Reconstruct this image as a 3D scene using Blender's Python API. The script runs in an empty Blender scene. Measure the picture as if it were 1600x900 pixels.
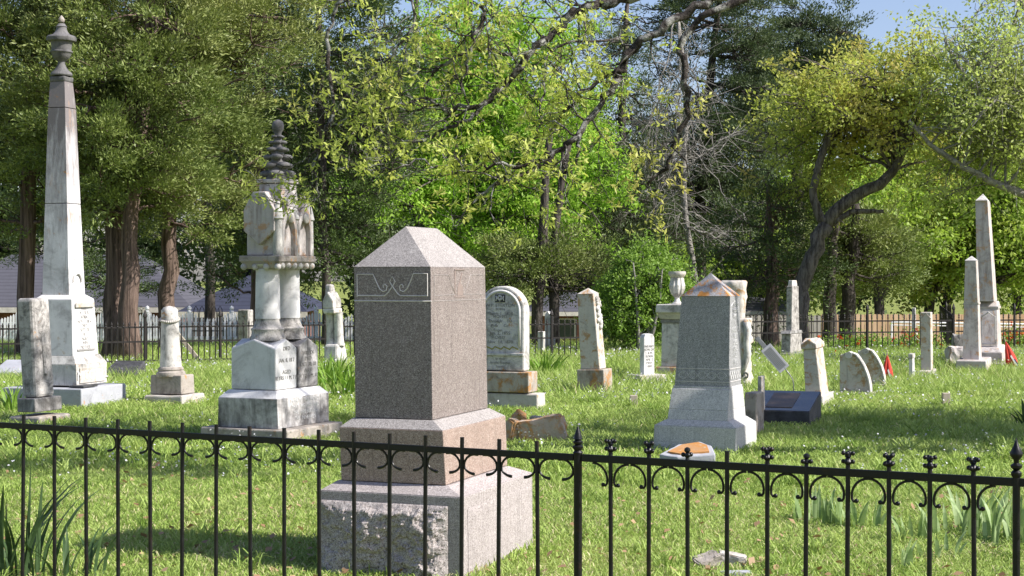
import bpy, math, random
import numpy as np
from mathutils import Vector, Matrix, noise as mnoise
R = math.radians
scn = bpy.context.scene
COL = scn.collection
# ------------------------------------------------------------------ camera, sky, sun, exposure
F, CX, HY, CH = 2500.0, 800.0, 430.0, 1.6
cam = bpy.data.objects.new('camera', bpy.data.cameras.new('camera'))
COL.objects.link(cam); scn.camera = cam
cam.location = (0, 0, CH); cam.rotation_euler = (R(90), 0, 0)
cam.data.sensor_width = 36; cam.data.lens = F / 1600 * 36
cam.data.shift_y = -(450 - HY) / 1600
cam.data.clip_start = 0.1; cam.data.clip_end = 3000
SUN = Vector((0.953, -0.303, 0.0)); ELEV = R(42)
w = bpy.data.worlds.new('World'); scn.world = w; w.use_nodes = True
nt = w.node_tree; bg = nt.nodes['Background']
sky = nt.nodes.new('ShaderNodeTexSky'); sky.sky_type = 'NISHITA'; sky.sun_disc = False
sky.sun_elevation = ELEV; sky.sun_rotation = math.atan2(SUN.x, SUN.y)
sky.air_density = 1.0; sky.dust_density = 1.2; sky.ozone_density = 1.6
tn = nt.nodes.new('ShaderNodeMix'); tn.data_type = 'RGBA'; tn.blend_type = 'MULTIPLY'; tn.inputs[0].default_value = 1.0; tn.inputs[7].default_value = (1.03, .975, 1.08, 1)
nt.links.new(sky.outputs[0], tn.inputs[6]); nt.links.new(tn.outputs[2], bg.inputs[0]); bg.inputs[1].default_value = 0.088
sl = bpy.data.lights.new('sun', 'SUN'); sl.energy = 4.7; sl.angle = R(0.53); sl.color = (1.0, 0.95, 0.88)
so = bpy.data.objects.new('sun', sl); COL.objects.link(so)
sd = Vector((SUN.x * math.cos(ELEV), SUN.y * math.cos(ELEV), math.sin(ELEV)))
so.rotation_euler = sd.to_track_quat('Z', 'Y').to_euler(); so.location = (20, -10, 20)
scn.view_settings.view_transform = 'Standard'; scn.view_settings.look = 'None'
scn.view_settings.exposure = 0.88; scn.view_settings.gamma = 1.0
scn.view_settings.use_curve_mapping = False
scn.cycles.max_bounces = 6; scn.cycles.transparent_max_bounces = 8

# ------------------------------------------------------------------ helpers
def W(px, py, Y):
    return Vector(((px - CX) / F * Y, Y, CH - (py - HY) * Y / F))
def XY(px, Y): return (px - CX) / F * Y
def TZ(y):
    return float(np.interp(y, [0, 33, 50, 65, 100, 2000], [0, 0, -0.66, -1.8, -1.95, -2.0]))
def tag(o, label=None, cat=None, group=None, kind=None):
    if label: o['label'] = label
    if cat: o['category'] = cat
    if group: o['group'] = group
    if kind: o['kind'] = kind
    return o
def empty(name, loc, rz=0.0, label=None, cat=None, group=None):
    o = bpy.data.objects.new(name, None); COL.objects.link(o)
    o.location = loc; o.rotation_euler = (0, 0, rz); o.empty_display_size = .1
    return tag(o, label, cat, group)
class MB:
    def __init__(s): s.v = []; s.f = []; s.t = []
    def add(s, vs, fs, t=0.5):
        n = len(s.v); s.v += [tuple(p) for p in vs]; s.f += [tuple(i + n for i in f) for f in fs]; s.t += [t] * len(fs); return s
    def box(s, c, h, t=0.5, rz=0, m=None):
        q = []
        for dz in (-1, 1):
            for dx, dy in ((-1, -1), (1, -1), (1, 1), (-1, 1)):
                p = Vector((dx * h[0], dy * h[1], dz * h[2]))
                if m is not None: p = m @ p
                elif rz: p = Vector((p.x * math.cos(rz) - p.y * math.sin(rz), p.x * math.sin(rz) + p.y * math.cos(rz), p.z))
                q.append(p + Vector(c))
        return s.add(q, [(3, 2, 1, 0), (4, 5, 6, 7), (0, 1, 5, 4), (1, 2, 6, 5), (2, 3, 7, 6), (3, 0, 4, 7)], t)
    def frus(s, b, t_, z0, z1):   # b,t=(x0,x1,y0,y1)
        q = [(b[0], b[2], z0), (b[1], b[2], z0), (b[1], b[3], z0), (b[0], b[3], z0), (t_[0], t_[2], z1), (t_[1], t_[2], z1), (t_[1], t_[3], z1), (t_[0], t_[3], z1)]
        return s.add(q, [(3, 2, 1, 0), (4, 5, 6, 7), (0, 1, 5, 4), (1, 2, 6, 5), (2, 3, 7, 6), (3, 0, 4, 7)])
    def lathe(s, prof, c=(0, 0), n=24, m=None, t=0.5):
        k = len(s.v); vs = []
        for r, z in prof:
            for i in range(n):
                a = 2 * math.pi * i / n; p = Vector((c[0] + r * math.cos(a), c[1] + r * math.sin(a), z))
                vs.append(m @ p if m is not None else p)
        fs = []
        for j in range(len(prof) - 1):
            for i in range(n):
                i2 = (i + 1) % n; fs.append((j * n + i, j * n + i2, (j + 1) * n + i2, (j + 1) * n + i))
        fs.append(tuple(range(n))[::-1]); fs.append(tuple((len(prof) - 1) * n + i for i in range(n)))
        return s.add(vs, fs, t)
    def tube(s, pts, rad, n=6, t=0.5, cap=True):
        P = [Vector(p) for p in pts]; m = len(P)
        rad = list(rad) if hasattr(rad, '__len__') else [rad] * m
        vs = []; up = None
        for i in range(m):
            d = (P[min(i + 1, m - 1)] - P[max(i - 1, 0)])
            if d.length < 1e-9: d = Vector((0, 0, 1))
            d.normalize()
            if up is None:
                up = Vector((0, 0, 1)) if abs(d.z) < .9 else Vector((1, 0, 0))
            a = up - d * up.dot(d)
            if a.length < 1e-4: a = d.orthogonal()
            a.normalize(); up = a; b = d.cross(a)
            for k in range(n):
                an = 2 * math.pi * k / n; vs.append(P[i] + (a * math.cos(an) + b * math.sin(an)) * rad[i])
        fs = [(j * n + i, j * n + (i + 1) % n, (j + 1) * n + (i + 1) % n, (j + 1) * n + i) for j in range(m - 1) for i in range(n)]
        if cap: fs.append(tuple(range(n))[::-1]); fs.append(tuple((m - 1) * n + i for i in range(n)))
        return s.add(vs, fs, t)
    def prism(s, poly, y0, y1, ax='y', t=0.5):   # poly in (x,z) extruded along y, or (y,z) along x
        n = len(poly)
        if ax == 'y': vs = [(p[0], y0, p[1]) for p in poly] + [(p[0], y1, p[1]) for p in poly]
        else: vs = [(y0, p[0], p[1]) for p in poly] + [(y1, p[0], p[1]) for p in poly]
        fs = [tuple(range(n)), tuple(range(2 * n - 1, n - 1, -1))] + [(i, i + n, (i + 1) % n + n, (i + 1) % n) for i in range(n)]
        return s.add(vs, fs, t)
    def ball(s, c, r, n=10, t=0.5):
        r = r if hasattr(r, '__len__') else (r, r, r); k = n // 2 + 1; vs = []
        vs.append((c[0], c[1], c[2] - r[2]))
        for j in range(1, k):
            a = -math.pi / 2 + math.pi * j / k
            for i in range(n):
                b = 2 * math.pi * i / n; vs.append((c[0] + r[0] * math.cos(a) * math.cos(b), c[1] + r[1] * math.cos(a) * math.sin(b), c[2] + r[2] * math.sin(a)))
        vs.append((c[0], c[1], c[2] + r[2])); L = len(vs) - 1; fs = []
        for i in range(n): fs.append((0, 1 + (i + 1) % n, 1 + i))
        for j in range(k - 2):
            for i in range(n): fs.append((1 + j * n + i, 1 + j * n + (i + 1) % n, 1 + (j + 1) * n + (i + 1) % n, 1 + (j + 1) * n + i))
        for i in range(n): fs.append((L, 1 + (k - 2) * n + i, 1 + (k - 2) * n + (i + 1) % n))
        return s.add(vs, fs, t)
    def build(s, name, mat, parent=None, bevel=0, smooth=False, seg=2, warp=0, loc=None):
        me = bpy.data.meshes.new(name); me.from_pydata(s.v, [], s.f); me.validate()
        import bmesh
        b = bmesh.new(); b.from_mesh(me); bmesh.ops.recalc_face_normals(b, faces=b.faces)
        if warp:
            bmesh.ops.triangulate(b, faces=[f for f in b.faces if len(f.verts) > 4])
            for it in range(8):
                L = [e for e in b.edges if e.calc_length() > warp[1]]
                if not L: break
                bmesh.ops.subdivide_edges(b, edges=L, cuts=1, use_grid_fill=True)
                bmesh.ops.triangulate(b, faces=[f for f in b.faces if len(f.verts) > 4])
            for v in b.verts:
                p = v.co * warp[2] + Vector((warp[3], 0, 0)); n = mnoise.noise_vector(p) + .5 * mnoise.noise_vector(p * 2.3)
                v.co += n * warp[0]
        b.to_mesh(me); b.free()
        if len(s.t) == len(me.polygons):
            a = me.attributes.new('tint', 'FLOAT', 'FACE'); a.data.foreach_set('value', s.t)
        if smooth: me.polygons.foreach_set('use_smooth', [True] * len(me.polygons))
        me.materials.append(mat); o = bpy.data.objects.new(name, me); COL.objects.link(o)
        if parent: o.parent = parent
        if loc is not None: o.location = loc
        if bevel:
            md = o.modifiers.new('b', 'BEVEL'); md.width = bevel; md.segments = seg; md.limit_method = 'ANGLE'; md.angle_limit = R(25)
        if smooth and bevel is not None:
            try: me.set_sharp_from_angle(angle=R(38))
            except Exception: pass
        return o
def npmesh(name, V, Fq, mat, parent=None, tint=None, smooth=False):
    """V (n,3), Fq (m,k) with k = 3 or 4"""
    me = bpy.data.meshes.new(name); k = Fq.shape[1]
    me.vertices.add(len(V)); me.vertices.foreach_set('co', np.ascontiguousarray(V, np.float32).ravel())
    me.loops.add(Fq.size); me.loops.foreach_set('vertex_index', np.ascontiguousarray(Fq, np.int32).ravel())
    me.polygons.add(len(Fq)); me.polygons.foreach_set('loop_start', np.arange(0, Fq.size, k, dtype=np.int32))
    if smooth: me.polygons.foreach_set('use_smooth', np.ones(len(Fq), bool))
    me.update(calc_edges=True)
    if tint is not None:
        a = me.attributes.new('tint', 'FLOAT', 'FACE'); a.data.foreach_set('value', np.ascontiguousarray(tint, np.float32))
    me.materials.append(mat); o = bpy.data.objects.new(name, me); COL.objects.link(o)
    if parent: o.parent = parent
    return o
def copy_tree(o, parent=None, label=None):
    c = o.copy(); COL.objects.link(c); c.parent = parent
    if label: c['label'] = label
    for ch in list(o.children): copy_tree(ch, c)
    return c

# ------------------------------------------------------------------ materials
class NT:
    def __init__(s, name):
        s.m = bpy.data.materials.new(name); s.m.use_nodes = True; s.t = s.m.node_tree; s.t.nodes.clear()
        s.out = s.n('ShaderNodeOutputMaterial')
    def n(s, t, **k):
        x = s.t.nodes.new(t)
        for a, b in k.items(): setattr(x, a, b)
        return x
    def l(s, a, b): s.t.links.new(a, b)
    def val(s, sock, v):
        if isinstance(v, bpy.types.NodeSocket): s.l(v, sock)
        else: sock.default_value = v
    def coords(s, kind='Object', scale=(1, 1, 1), rnd=False):
        tc = s.n('ShaderNodeTexCoord'); mp = s.n('ShaderNodeMapping'); s.l(tc.outputs[kind], mp.inputs[0]); mp.inputs['Scale'].default_value = scale
        if rnd:
            oi = s.n('ShaderNodeObjectInfo'); mu = s.n('ShaderNodeMath', operation='MULTIPLY'); s.l(oi.outputs['Random'], mu.inputs[0]); mu.inputs[1].default_value = 37.0
            cb = s.n('ShaderNodeCombineXYZ'); s.l(mu.outputs[0], cb.inputs[0]); s.l(mu.outputs[0], cb.inputs[1]); s.l(cb.outputs[0], mp.inputs['Location'])
        return mp.outputs[0]
    def noise(s, co, sc, det=4, rough=.55, dist=0):
        x = s.n('ShaderNodeTexNoise'); s.l(co, x.inputs['Vector']); x.inputs['Scale'].default_value = sc; x.inputs['Detail'].default_value = det
        x.inputs['Roughness'].default_value = rough; x.inputs['Distortion'].default_value = dist; return x.outputs['Fac']
    def ramp(s, f, a, b, v0=0., v1=1.):
        x = s.n('ShaderNodeMapRange'); s.l(f, x.inputs[0]); x.inputs[1].default_value = a; x.inputs[2].default_value = b; x.inputs[3].default_value = v0; x.inputs[4].default_value = v1
        return x.outputs[0]
    def mix(s, f, a, b, mode='MIX'):
        x = s.n('ShaderNodeMix', data_type='RGBA', blend_type=mode); s.val(x.inputs[0], f)
        for i, v in ((6, a), (7, b)):
            if isinstance(v, bpy.types.NodeSocket): s.l(v, x.inputs[i])
            else: x.inputs[i].default_value = (*v[:3], 1)
        return x.outputs[2]
    def math(s, op, a, b=0.):
        x = s.n('ShaderNodeMath', operation=op); s.val(x.inputs[0], a); s.val(x.inputs[1], b); return x.outputs[0]
    def bump(s, h, st, d=.01, prev=None):
        x = s.n('ShaderNodeBump'); s.l(h, x.inputs['Height']); x.inputs['Strength'].default_value = st; x.inputs['Distance'].default_value = d
        if prev: s.l(prev, x.inputs['Normal'])
        return x.outputs[0]
    def pr(s, col, rough=.8, nrm=None, spec=.3, metal=0.):
        x = s.n('ShaderNodeBsdfPrincipled'); s.val(x.inputs['Base Color'], col if isinstance(col, bpy.types.NodeSocket) else (*col, 1)); s.val(x.inputs['Roughness'], rough)
        x.inputs['Specular IOR Level'].default_value = spec; x.inputs['Metallic'].default_value = metal
        if nrm: s.l(nrm, x.inputs['Normal'])
        return x.outputs[0]
    def done(s, sh): s.l(sh, s.out.inputs[0]); return s.m
def m_granite(name, base, light, dark, cell=380, rough=.4, bump=.15, lich=0):
    k = NT(name); co = k.coords(); v = k.n('ShaderNodeTexVoronoi'); k.l(co, v.inputs['Vector']); v.inputs['Scale'].default_value = cell
    sep = k.n('ShaderNodeSeparateColor'); k.l(v.outputs['Color'], sep.inputs[0])
    c = k.mix(k.ramp(sep.outputs[0], .60, .95), base, light); c = k.mix(k.ramp(sep.outputs[1], .70, .92), c, dark)
    v2 = k.n('ShaderNodeTexVoronoi'); k.l(co, v2.inputs['Vector']); v2.inputs['Scale'].default_value = cell * .45
    sp2 = k.n('ShaderNodeSeparateColor'); k.l(v2.outputs['Color'], sp2.inputs[0]); c = k.mix(k.ramp(sp2.outputs[0], .8, .95, 0, .5), c, light)
    big = k.noise(co, 3.5, 5, .6); c = k.mix(k.ramp(big, .3, .7, 0, .35), c, tuple(x * .72 for x in base))
    st = k.noise(k.coords(scale=(9, 9, 1.2)), 2.2, 4, .6); c = k.mix(k.ramp(st, .52, .75, 0, .3), c, tuple(min(1, x * 1.45) for x in base)); c = k.mix(k.ramp(k.noise(k.coords(scale=(22, 22, 1.0)), 2.0, 5, .7), .54, .70, 0, .6), c, tuple(x * .5 for x in base))
    if lich:
        ln = k.noise(co, 9, 6, .7); c = k.mix(k.ramp(ln, .60 - lich * .12, .66 - lich * .1), c, (.50, .22, .05))
    n = k.bump(k.noise(co, 160, 3, .7), bump, .003)
    return k.done(k.pr(c, rough, n, .45))
def m_stone(name, base, dark=.3, lich=.0, lcol=(.42, .2, .05), rough=.8, dcol=(.07, .065, .06), bump=.3, dscale=5., speck=.3, streak=.5, hi=None):
    k = NT(name); co = k.coords(rnd=True); c = k.mix(k.ramp(k.noise(co, 2.6, 5, .6), .3, .7), tuple(x * .78 for x in base), base)
    c = k.mix(k.ramp(k.noise(co, 11, 6, .65), .5, .72, 0, .35), c, tuple(x * .55 for x in base))
    st = k.noise(k.coords(scale=(7, 7, .8), rnd=True), 1.6, 5, .65); c = k.mix(k.ramp(st, .66 - .2 * streak, .80 - .12 * streak, 0, min(1, .35 + streak * .5)), c, dcol)
    dn = k.noise(co, dscale, 8, .72, .6); c = k.mix(k.ramp(dn, .60 - .20 * dark, .80 - .20 * dark, 0, .9), c, dcol)
    if hi:
        sz = k.n('ShaderNodeSeparateXYZ'); k.l(k.n('ShaderNodeTexCoord').outputs['Object'], sz.inputs[0]); up = k.ramp(sz.outputs[2], hi[0], hi[1], 0, 1)
        sn = k.math('ADD', k.math('MULTIPLY', up, .55), k.noise(k.coords(scale=(3, 3, .6), rnd=False), 2.4, 7, .72)); c = k.mix(k.ramp(sn, .70, 1.0, 0, .92), c, (.15, .13, .13)); c = k.mix(k.ramp(k.noise(k.coords(scale=(2, 2, .8)), 3.1, 6, .7), .57, .66, 0, .6), c, (.36, .24, .17))
    v = k.noise(co, 60, 4, .7); c = k.mix(k.ramp(v, .60 - .1 * speck, .70, 0, speck), c, tuple(x * .35 for x in base))
    if lich:
        ln = k.noise(co, 6.5, 8, .75, .4); c = k.mix(k.ramp(ln, .64 - .2 * lich, .70 - .15 * lich, 0, .85), c, lcol)
        l2 = k.noise(co, 17, 6, .7); c = k.mix(k.ramp(l2, .66 - .08 * lich, .70 - .05 * lich, 0, .6), c, (.42, .42, .33))
    n = k.bump(k.noise(co, 22, 8, .7), bump, .012); n = k.bump(k.noise(co, 140, 3, .7), bump * .8, .003, n)
    return k.done(k.pr(c, rough, n, .25))
def m_simple(name, col, rough=.6, metal=0., var=.25, sc=8, bump=.1, spec=.4):
    k = NT(name); co = k.coords(); c = k.mix(k.ramp(k.noise(co, sc, 6, .65), .3, .7, 0, 1), tuple(x * (1 - var) for x in col), tuple(min(1, x * (1 + var * .5)) for x in col))
    return k.done(k.pr(c, rough, k.bump(k.noise(co, sc * 8, 4, .7), bump, .004), spec, metal))
def m_leaf(name, a, b, trans=.4, var=.5, rough=.5, c3=None, nsc=.35):
    k = NT(name); at = k.n('ShaderNodeAttribute', attribute_name='tint'); tc = k.coords()
    f = at.outputs['Fac']; c = k.mix(f, a, b)
    if c3: c = k.mix(k.ramp(k.noise(tc, nsc, 4, .6), .48, .66, 0, .8), c, c3)
    c = k.mix(k.ramp(k.noise(tc, 1.1, 3, .6), .4, .65, 0, .35), c, tuple(x * .6 for x in a))
    p = k.pr(c, rough, None, .25); t = k.n('ShaderNodeBsdfTranslucent'); hs = k.mix(.5, c, k.mix(1.0, c, (1.1, 1.25, .5), 'MULTIPLY')); k.l(hs, t.inputs[0])
    ms = k.n('ShaderNodeMixShader'); ms.inputs[0].default_value = trans; k.l(p, ms.inputs[1]); k.l(t.outputs[0], ms.inputs[2])
    return k.done(ms.outputs[0])
def m_bark(name, a, b, lichen=None, sc=14, stretch=.18, bump=1., zx=True):
    k = NT(name); co = k.coords(scale=(1, 1, stretch)) if zx else k.coords(scale=(1, 1, 1))
    f = k.noise(co, sc, 8, .7, .5); c = k.mix(k.ramp(f, .38, .62), a, b)
    if lichen: c = k.mix(k.ramp(k.noise(k.coords(), 7, 6, .75), .5, .58, 0, .85), c, lichen)
    n = k.bump(f, bump, .05)
    return k.done(k.pr(c, .9, n, .15))
def m_wood(name, a, b, sc=6):
    k = NT(name); at = k.n('ShaderNodeAttribute', attribute_name='tint'); c = k.mix(at.outputs['Fac'], a, b)
    c = k.mix(k.ramp(k.noise(k.coords(scale=(6, 6, .7)), sc, 5, .6), .35, .7, 0, .45), c, tuple(x * .55 for x in a))
    return k.done(k.pr(c, .85, None, .2))
MT = {}
MT['gran_die'] = m_granite('brown polished granite', (.195, .158, .146), (.43, .385, .365), (.045, .038, .036), 330, .55, .05)
MT['gran_roof'] = m_granite('hammered grey pink granite', (.27, .25, .24), (.48, .45, .43), (.12, .105, .10), 330, .75, .3)
MT['gran_plinth'] = m_granite('red brown granite', (.30, .215, .18), (.52, .43, .38), (.09, .065, .055), 330, .5, .1)
MT['gran_base'] = m_granite('pale pink granite', (.32, .285, .275), (.56, .51, .50), (.13, .11, .105), 300, .8, .5)
MT['gran_rock'] = m_granite('rock faced granite', (.34, .30, .285), (.56, .52, .50), (.10, .085, .08), 220, .85, .9)
MT['carve'] = m_granite('frosted carving', (.58, .55, .53), (.7, .68, .66), (.45, .42, .4), 400, .8, .3)
MT['carve_dark'] = m_simple('dark cut letter', (.24, .19, .17), .8)
MT['grey_die'] = m_granite('grey steeled granite', (.25, .25, .255), (.52, .52, .53), (.06, .06, .065), 300, .55, .06)
MT['grey_base'] = m_granite('grey hammered granite', (.47, .465, .46), (.68, .67, .67), (.20, .20, .20), 260, .7, .3)
MT['grey_cap'] = m_granite('grey granite with orange lichen', (.33, .32, .33), (.52, .52, .53), (.10, .10, .11), 260, .7, .2, lich=1)
MT['marble'] = m_stone('white marble', (.70, .69, .69), .42, .12, lcol=(.45, .36, .28), dcol=(.20, .19, .19), bump=.15, dscale=3.0, speck=.25, streak=.35, rough=.6)
MT['marble_w'] = m_stone('weathered marble', (.62, .60, .57), .62, .25, dcol=(.10, .095, .085), bump=.35, streak=.65, speck=.4)
MT['marble_m'] = m_stone('mossy mottled marble', (.50, .475, .45), .78, .12, bump=.6, dscale=9, speck=.7, streak=.5)
MT['marble_d'] = m_stone('blackened marble', (.36, .35, .34), .9, .0, bump=.5, dscale=2.5, streak=.9)
MT['marble_l'] = m_stone('lichened marble', (.58, .54, .49), .25, .62, lcol=(.36, .2, .07), bump=.4, streak=.2, speck=.4)
MT['marble_s'] = m_stone('streaked marble', (.54, .50, .48), .45, .5, lcol=(.42, .25, .13), dcol=(.16, .12, .11), bump=.3, streak=.75, dscale=4)
MT['marble_k'] = m_stone('almost black weathered marble', (.17, .165, .165), .5, .0, bump=.5, dscale=3, streak=.8, dcol=(.04, .04, .04))
MT['marble_b'] = m_stone('black stained marble', (.60, .58, .57), .95, .1, bump=.35, dscale=1.7, streak=.85, dcol=(.05, .045, .045))
MT['marble_r'] = m_stone('rust and black streaked marble', (.52, .49, .49), .75, .75, lcol=(.36, .22, .14), dcol=(.10, .09, .095), bump=.4, dscale=2.2, streak=.95)
MT['marble_o'] = m_stone('marble shaft darkening upward', (.68, .67, .68), .40, .1, dcol=(.16, .15, .15), bump=.2, dscale=2.2, streak=.6, hi=(1.2, 3.7))
MT['conc'] = m_stone('stained limestone', (.40, .36, .32), .45, .25, bump=.8, streak=.5, dcol=(.09, .07, .055))
MT['frag'] = m_stone('orange lichened fragment', (.46, .38, .30), .15, .95, bump=.6, lcol=(.46, .22, .06), dcol=(.2, .14, .1))
MT['conc_p'] = m_stone('pale limestone', (.52, .49, .45), .35, .3, bump=.7, streak=.3, lcol=(.40, .26, .09), dcol=(.14, .10, .07))
MT['lime_l'] = m_stone('orange lichened base', (.42, .38, .33), .45, .7, bump=.6, lcol=(.36, .17, .04), dcol=(.12, .08, .05))
MT['blue_slab'] = m_stone('blue grey slab', (.42, .43, .47), .2, .12, bump=.25, streak=.2)
MT['black_gran'] = m_simple('black granite', (.035, .037, .045), .16, 0, .3, 3, .02, .6)
MT['black_rough'] = m_simple('rough dark granite edge', (.06, .06, .065), .7, 0, .6, 14, .8)
MT['bronze'] = m_simple('bronze plate', (.12, .085, .06), .4, .6, .4, 12)
MT['rust_plate'] = m_stone('orange stained top', (.47, .26, .12), .05, .9, lcol=(.45, .2, .05), bump=.2, streak=.1)
MT['ink'] = m_simple('dark engraving', (.22, .21, .20), .8)
MT['ink_soft'] = m_simple('worn engraving', (.30, .29, .28), .8)
MT['ink_white'] = m_simple('pale engraving', (.62, .62, .62), .8)
MT['iron'] = m_simple('black painted iron', (.005, .005, .006), .32, 0, .3, 30, .25, .3)
def m_iron():
    k = NT('painted iron with rust'); co = k.coords('Object', rnd=True); c = k.mix(k.ramp(k.noise(co, 9, 7, .75), .56, .70, 0, .8), (.005, .005, .006), (.035, .017, .010))
    return k.done(k.pr(c, k.ramp(k.noise(co, 25, 4, .7), .3, .7, .24, .55), k.bump(k.noise(co, 120, 5, .7), .35, .002), .35))
MT['iron'] = m_iron()
MT['iron_far'] = m_simple('dull rusty iron', (.022, .018, .017), .6, 0, .5, 9, .2)
MT['white_paint'] = m_simple('white fence paint', (.82, .82, .84), .6, 0, .12, 4)
MT['boards'] = m_wood('cedar fence boards', (.60, .38, .23), (.76, .53, .36))
MT['boards_g'] = m_wood('grey fence boards', (.34, .30, .27), (.50, .46, .43))
MT['metal'] = m_simple('galvanized rod', (.30, .30, .31), .45, .7)
MT['sign_white'] = m_simple('sign panel', (.42, .42, .46), .4, 0, .1, 5)
MT['red_cloth'] = m_simple('red flag cloth', (.55, .05, .035), .85, 0, .3, 12)
MT['blue_cloth'] = m_simple('navy flag cloth', (.03, .04, .16), .85)
MT['white_cloth'] = m_simple('white flag cloth', (.75, .75, .75), .85)
MT['yel_lichen'] = m_simple('yellow moss', (.30, .27, .05), .9)
MT['wood_old'] = m_wood('old plank', (.40, .34, .27), (.50, .44, .36))
MT['brick'] = m_simple('red brown brick', (.24, .10, .07), .9, 0, .4, 6)
MT['fascia'] = m_simple('cream fascia', (.6, .56, .5), .7)
MT['glass'] = m_simple('dark window glass', (.03, .035, .045), .1, 0, .1, 2, 0, .6)
def m_roof(name, a, b):
    k = NT(name); co = k.coords('Object'); wv = k.n('ShaderNodeTexWave', wave_type='BANDS', bands_direction='Z'); k.l(co, wv.inputs[0]); wv.inputs['Scale'].default_value = 2.4; wv.inputs['Distortion'].default_value = .4
    c = k.mix(k.noise(co, 3, 6, .7), a, b); c = k.mix(k.ramp(wv.outputs['Fac'], .0, .25, .4, 0), c, tuple(x * .4 for x in a)); return k.done(k.pr(c, .9, None, .2))
MT['roof_grey'] = m_roof('grey shingles', (.06, .06, .073), (.10, .10, .12))
MT['roof_blue'] = m_roof('slate blue shingles', (.025, .03, .05), (.05, .055, .085))
MT['bark_cedar'] = m_bark('cedar bark', (.055, .04, .033), (.23, .165, .135), sc=16, stretch=.06, bump=1.)
MT['bark_dark'] = m_bark('dark bark', (.03, .025, .022), (.11, .095, .085), sc=12, stretch=.2)
MT['bark_oak'] = m_bark('oak bark', (.05, .042, .036), (.20, .175, .155), sc=13, stretch=.22)
MT['bark_lichen'] = m_bark('lichened oak bark', (.022, .018, .017), (.10, .085, .075), lichen=(.40, .40, .37), sc=22, zx=False)
MT['bark_grey'] = m_bark('dead grey wood', (.16, .15, .14), (.36, .34, .31), sc=12, zx=False)
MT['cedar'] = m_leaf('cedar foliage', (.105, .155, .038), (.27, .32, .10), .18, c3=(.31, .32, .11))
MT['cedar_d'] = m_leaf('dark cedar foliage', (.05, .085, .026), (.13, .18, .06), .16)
MT['pine'] = m_leaf('blue green pine foliage', (.055, .085, .042), (.14, .18, .085), .16)
MT['lime'] = m_leaf('bright spring leaves', (.22, .40, .04), (.46, .68, .12), .5, c3=(.40, .50, .10))
MT['bushg'] = m_leaf('fresh shrub leaves', (.15, .27, .04), (.32, .46, .10), .4)
MT['oak_l'] = m_leaf('young oak leaves', (.40, .48, .09), (.66, .68, .22), .5, c3=(.58, .40, .18))
MT['oak_y'] = m_leaf('olive spring leaves', (.34, .40, .08), (.58, .60, .17), .5, c3=(.62, .44, .18), nsc=.5)
MT['elm'] = m_leaf('pale elm leaves', (.36, .44, .12), (.60, .66, .26), .5, c3=(.40, .42, .18))
MT['far_g'] = m_leaf('far leaves', (.22, .34, .05), (.44, .56, .12), .45, c3=(.42, .44, .12))
MT['blade'] = m_leaf('iris leaves', (.20, .30, .11), (.42, .52, .27), .3)
MT['yucca'] = m_leaf('dark strap leaves', (.035, .07, .025), (.09, .15, .06), .2)
MT['daylily'] = m_leaf('daylily leaves', (.12, .24, .03), (.28, .42, .07), .35)
MT['rose'] = m_leaf('red petals', (.55, .06, .02), (.75, .16, .05), .3)
MT['flower'] = m_leaf('pale petals', (.52, .50, .60), (.80, .80, .82), .3)
MT['dead'] = m_leaf('dead leaves', (.26, .15, .08), (.48, .33, .20), .2)
def m_ground():
    k = NT('lawn soil'); co = k.coords('Object'); a = k.noise(co, .5, 6, .6); b = k.noise(co, 6, 8, .7)
    c = k.mix(k.ramp(a, .35, .65), (.15, .20, .04), (.27, .30, .08)); c = k.mix(k.ramp(b, .5, .72, 0, .8), c, (.30, .24, .15)); c = k.mix(k.ramp(k.noise(co, 30, 5, .7), .4, .6, .4, 0), c, (.07, .10, .02))
    return k.done(k.pr(c, .95, k.bump(b, .8, .06), .1))
def m_grass():
    k = NT('grass blades'); at = k.n('ShaderNodeAttribute', attribute_name='tint'); co = k.coords('Object')
    c = k.mix(at.outputs['Fac'], (.17, .29, .04), (.48, .60, .16))
    c = k.mix(k.ramp(k.noise(co, .9, 5, .65), .42, .68, 0, .6), c, (.44, .53, .17)); c = k.mix(k.ramp(k.noise(co, 2.3, 6, .7), .58, .72, 0, .5), c, (.13, .22, .04)); c = k.mix(k.ramp(k.noise(co, 3.7, 6, .7), .60, .70, 0, .55), c, (.52, .46, .24))
    c = k.mix(k.ramp(at.outputs['Fac'], .90, .93, 0, .8), c, (.66, .56, .36))
    p = k.pr(c, .5, None, .3); t = k.n('ShaderNodeBsdfTranslucent'); k.l(c, t.inputs[0]); ms = k.n('ShaderNodeMixShader'); ms.inputs[0].default_value = .35
    k.l(p, ms.inputs[1]); k.l(t.outputs[0], ms.inputs[2]); return k.done(ms.outputs[0])
MT['ground'] = m_ground(); MT['grass'] = m_grass()
# ------------------------------------------------------------------ ground
ys = np.concatenate([np.linspace(-30, 33, 43), np.linspace(35, 100, 40), [130, 200, 400, 900]])
xs = np.concatenate([[-900, -300], np.linspace(-80, 80, 81), [300, 900]])
gx, gy = np.meshgrid(xs, ys); gz = np.interp(gy, [0, 33, 50, 65, 100, 2000], [0, 0, -0.66, -1.8, -1.95, -2.0])
V = np.stack([gx, gy, gz], -1).reshape(-1, 3); nx, ny = len(xs), len(ys)
ii = np.arange(nx * ny).reshape(ny, nx); Fq = np.stack([ii[:-1, :-1], ii[:-1, 1:], ii[1:, 1:], ii[1:, :-1]], -1).reshape(-1, 4)
tag(npmesh('ground', V, Fq, MT['ground'], smooth=True), kind='structure')

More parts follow.
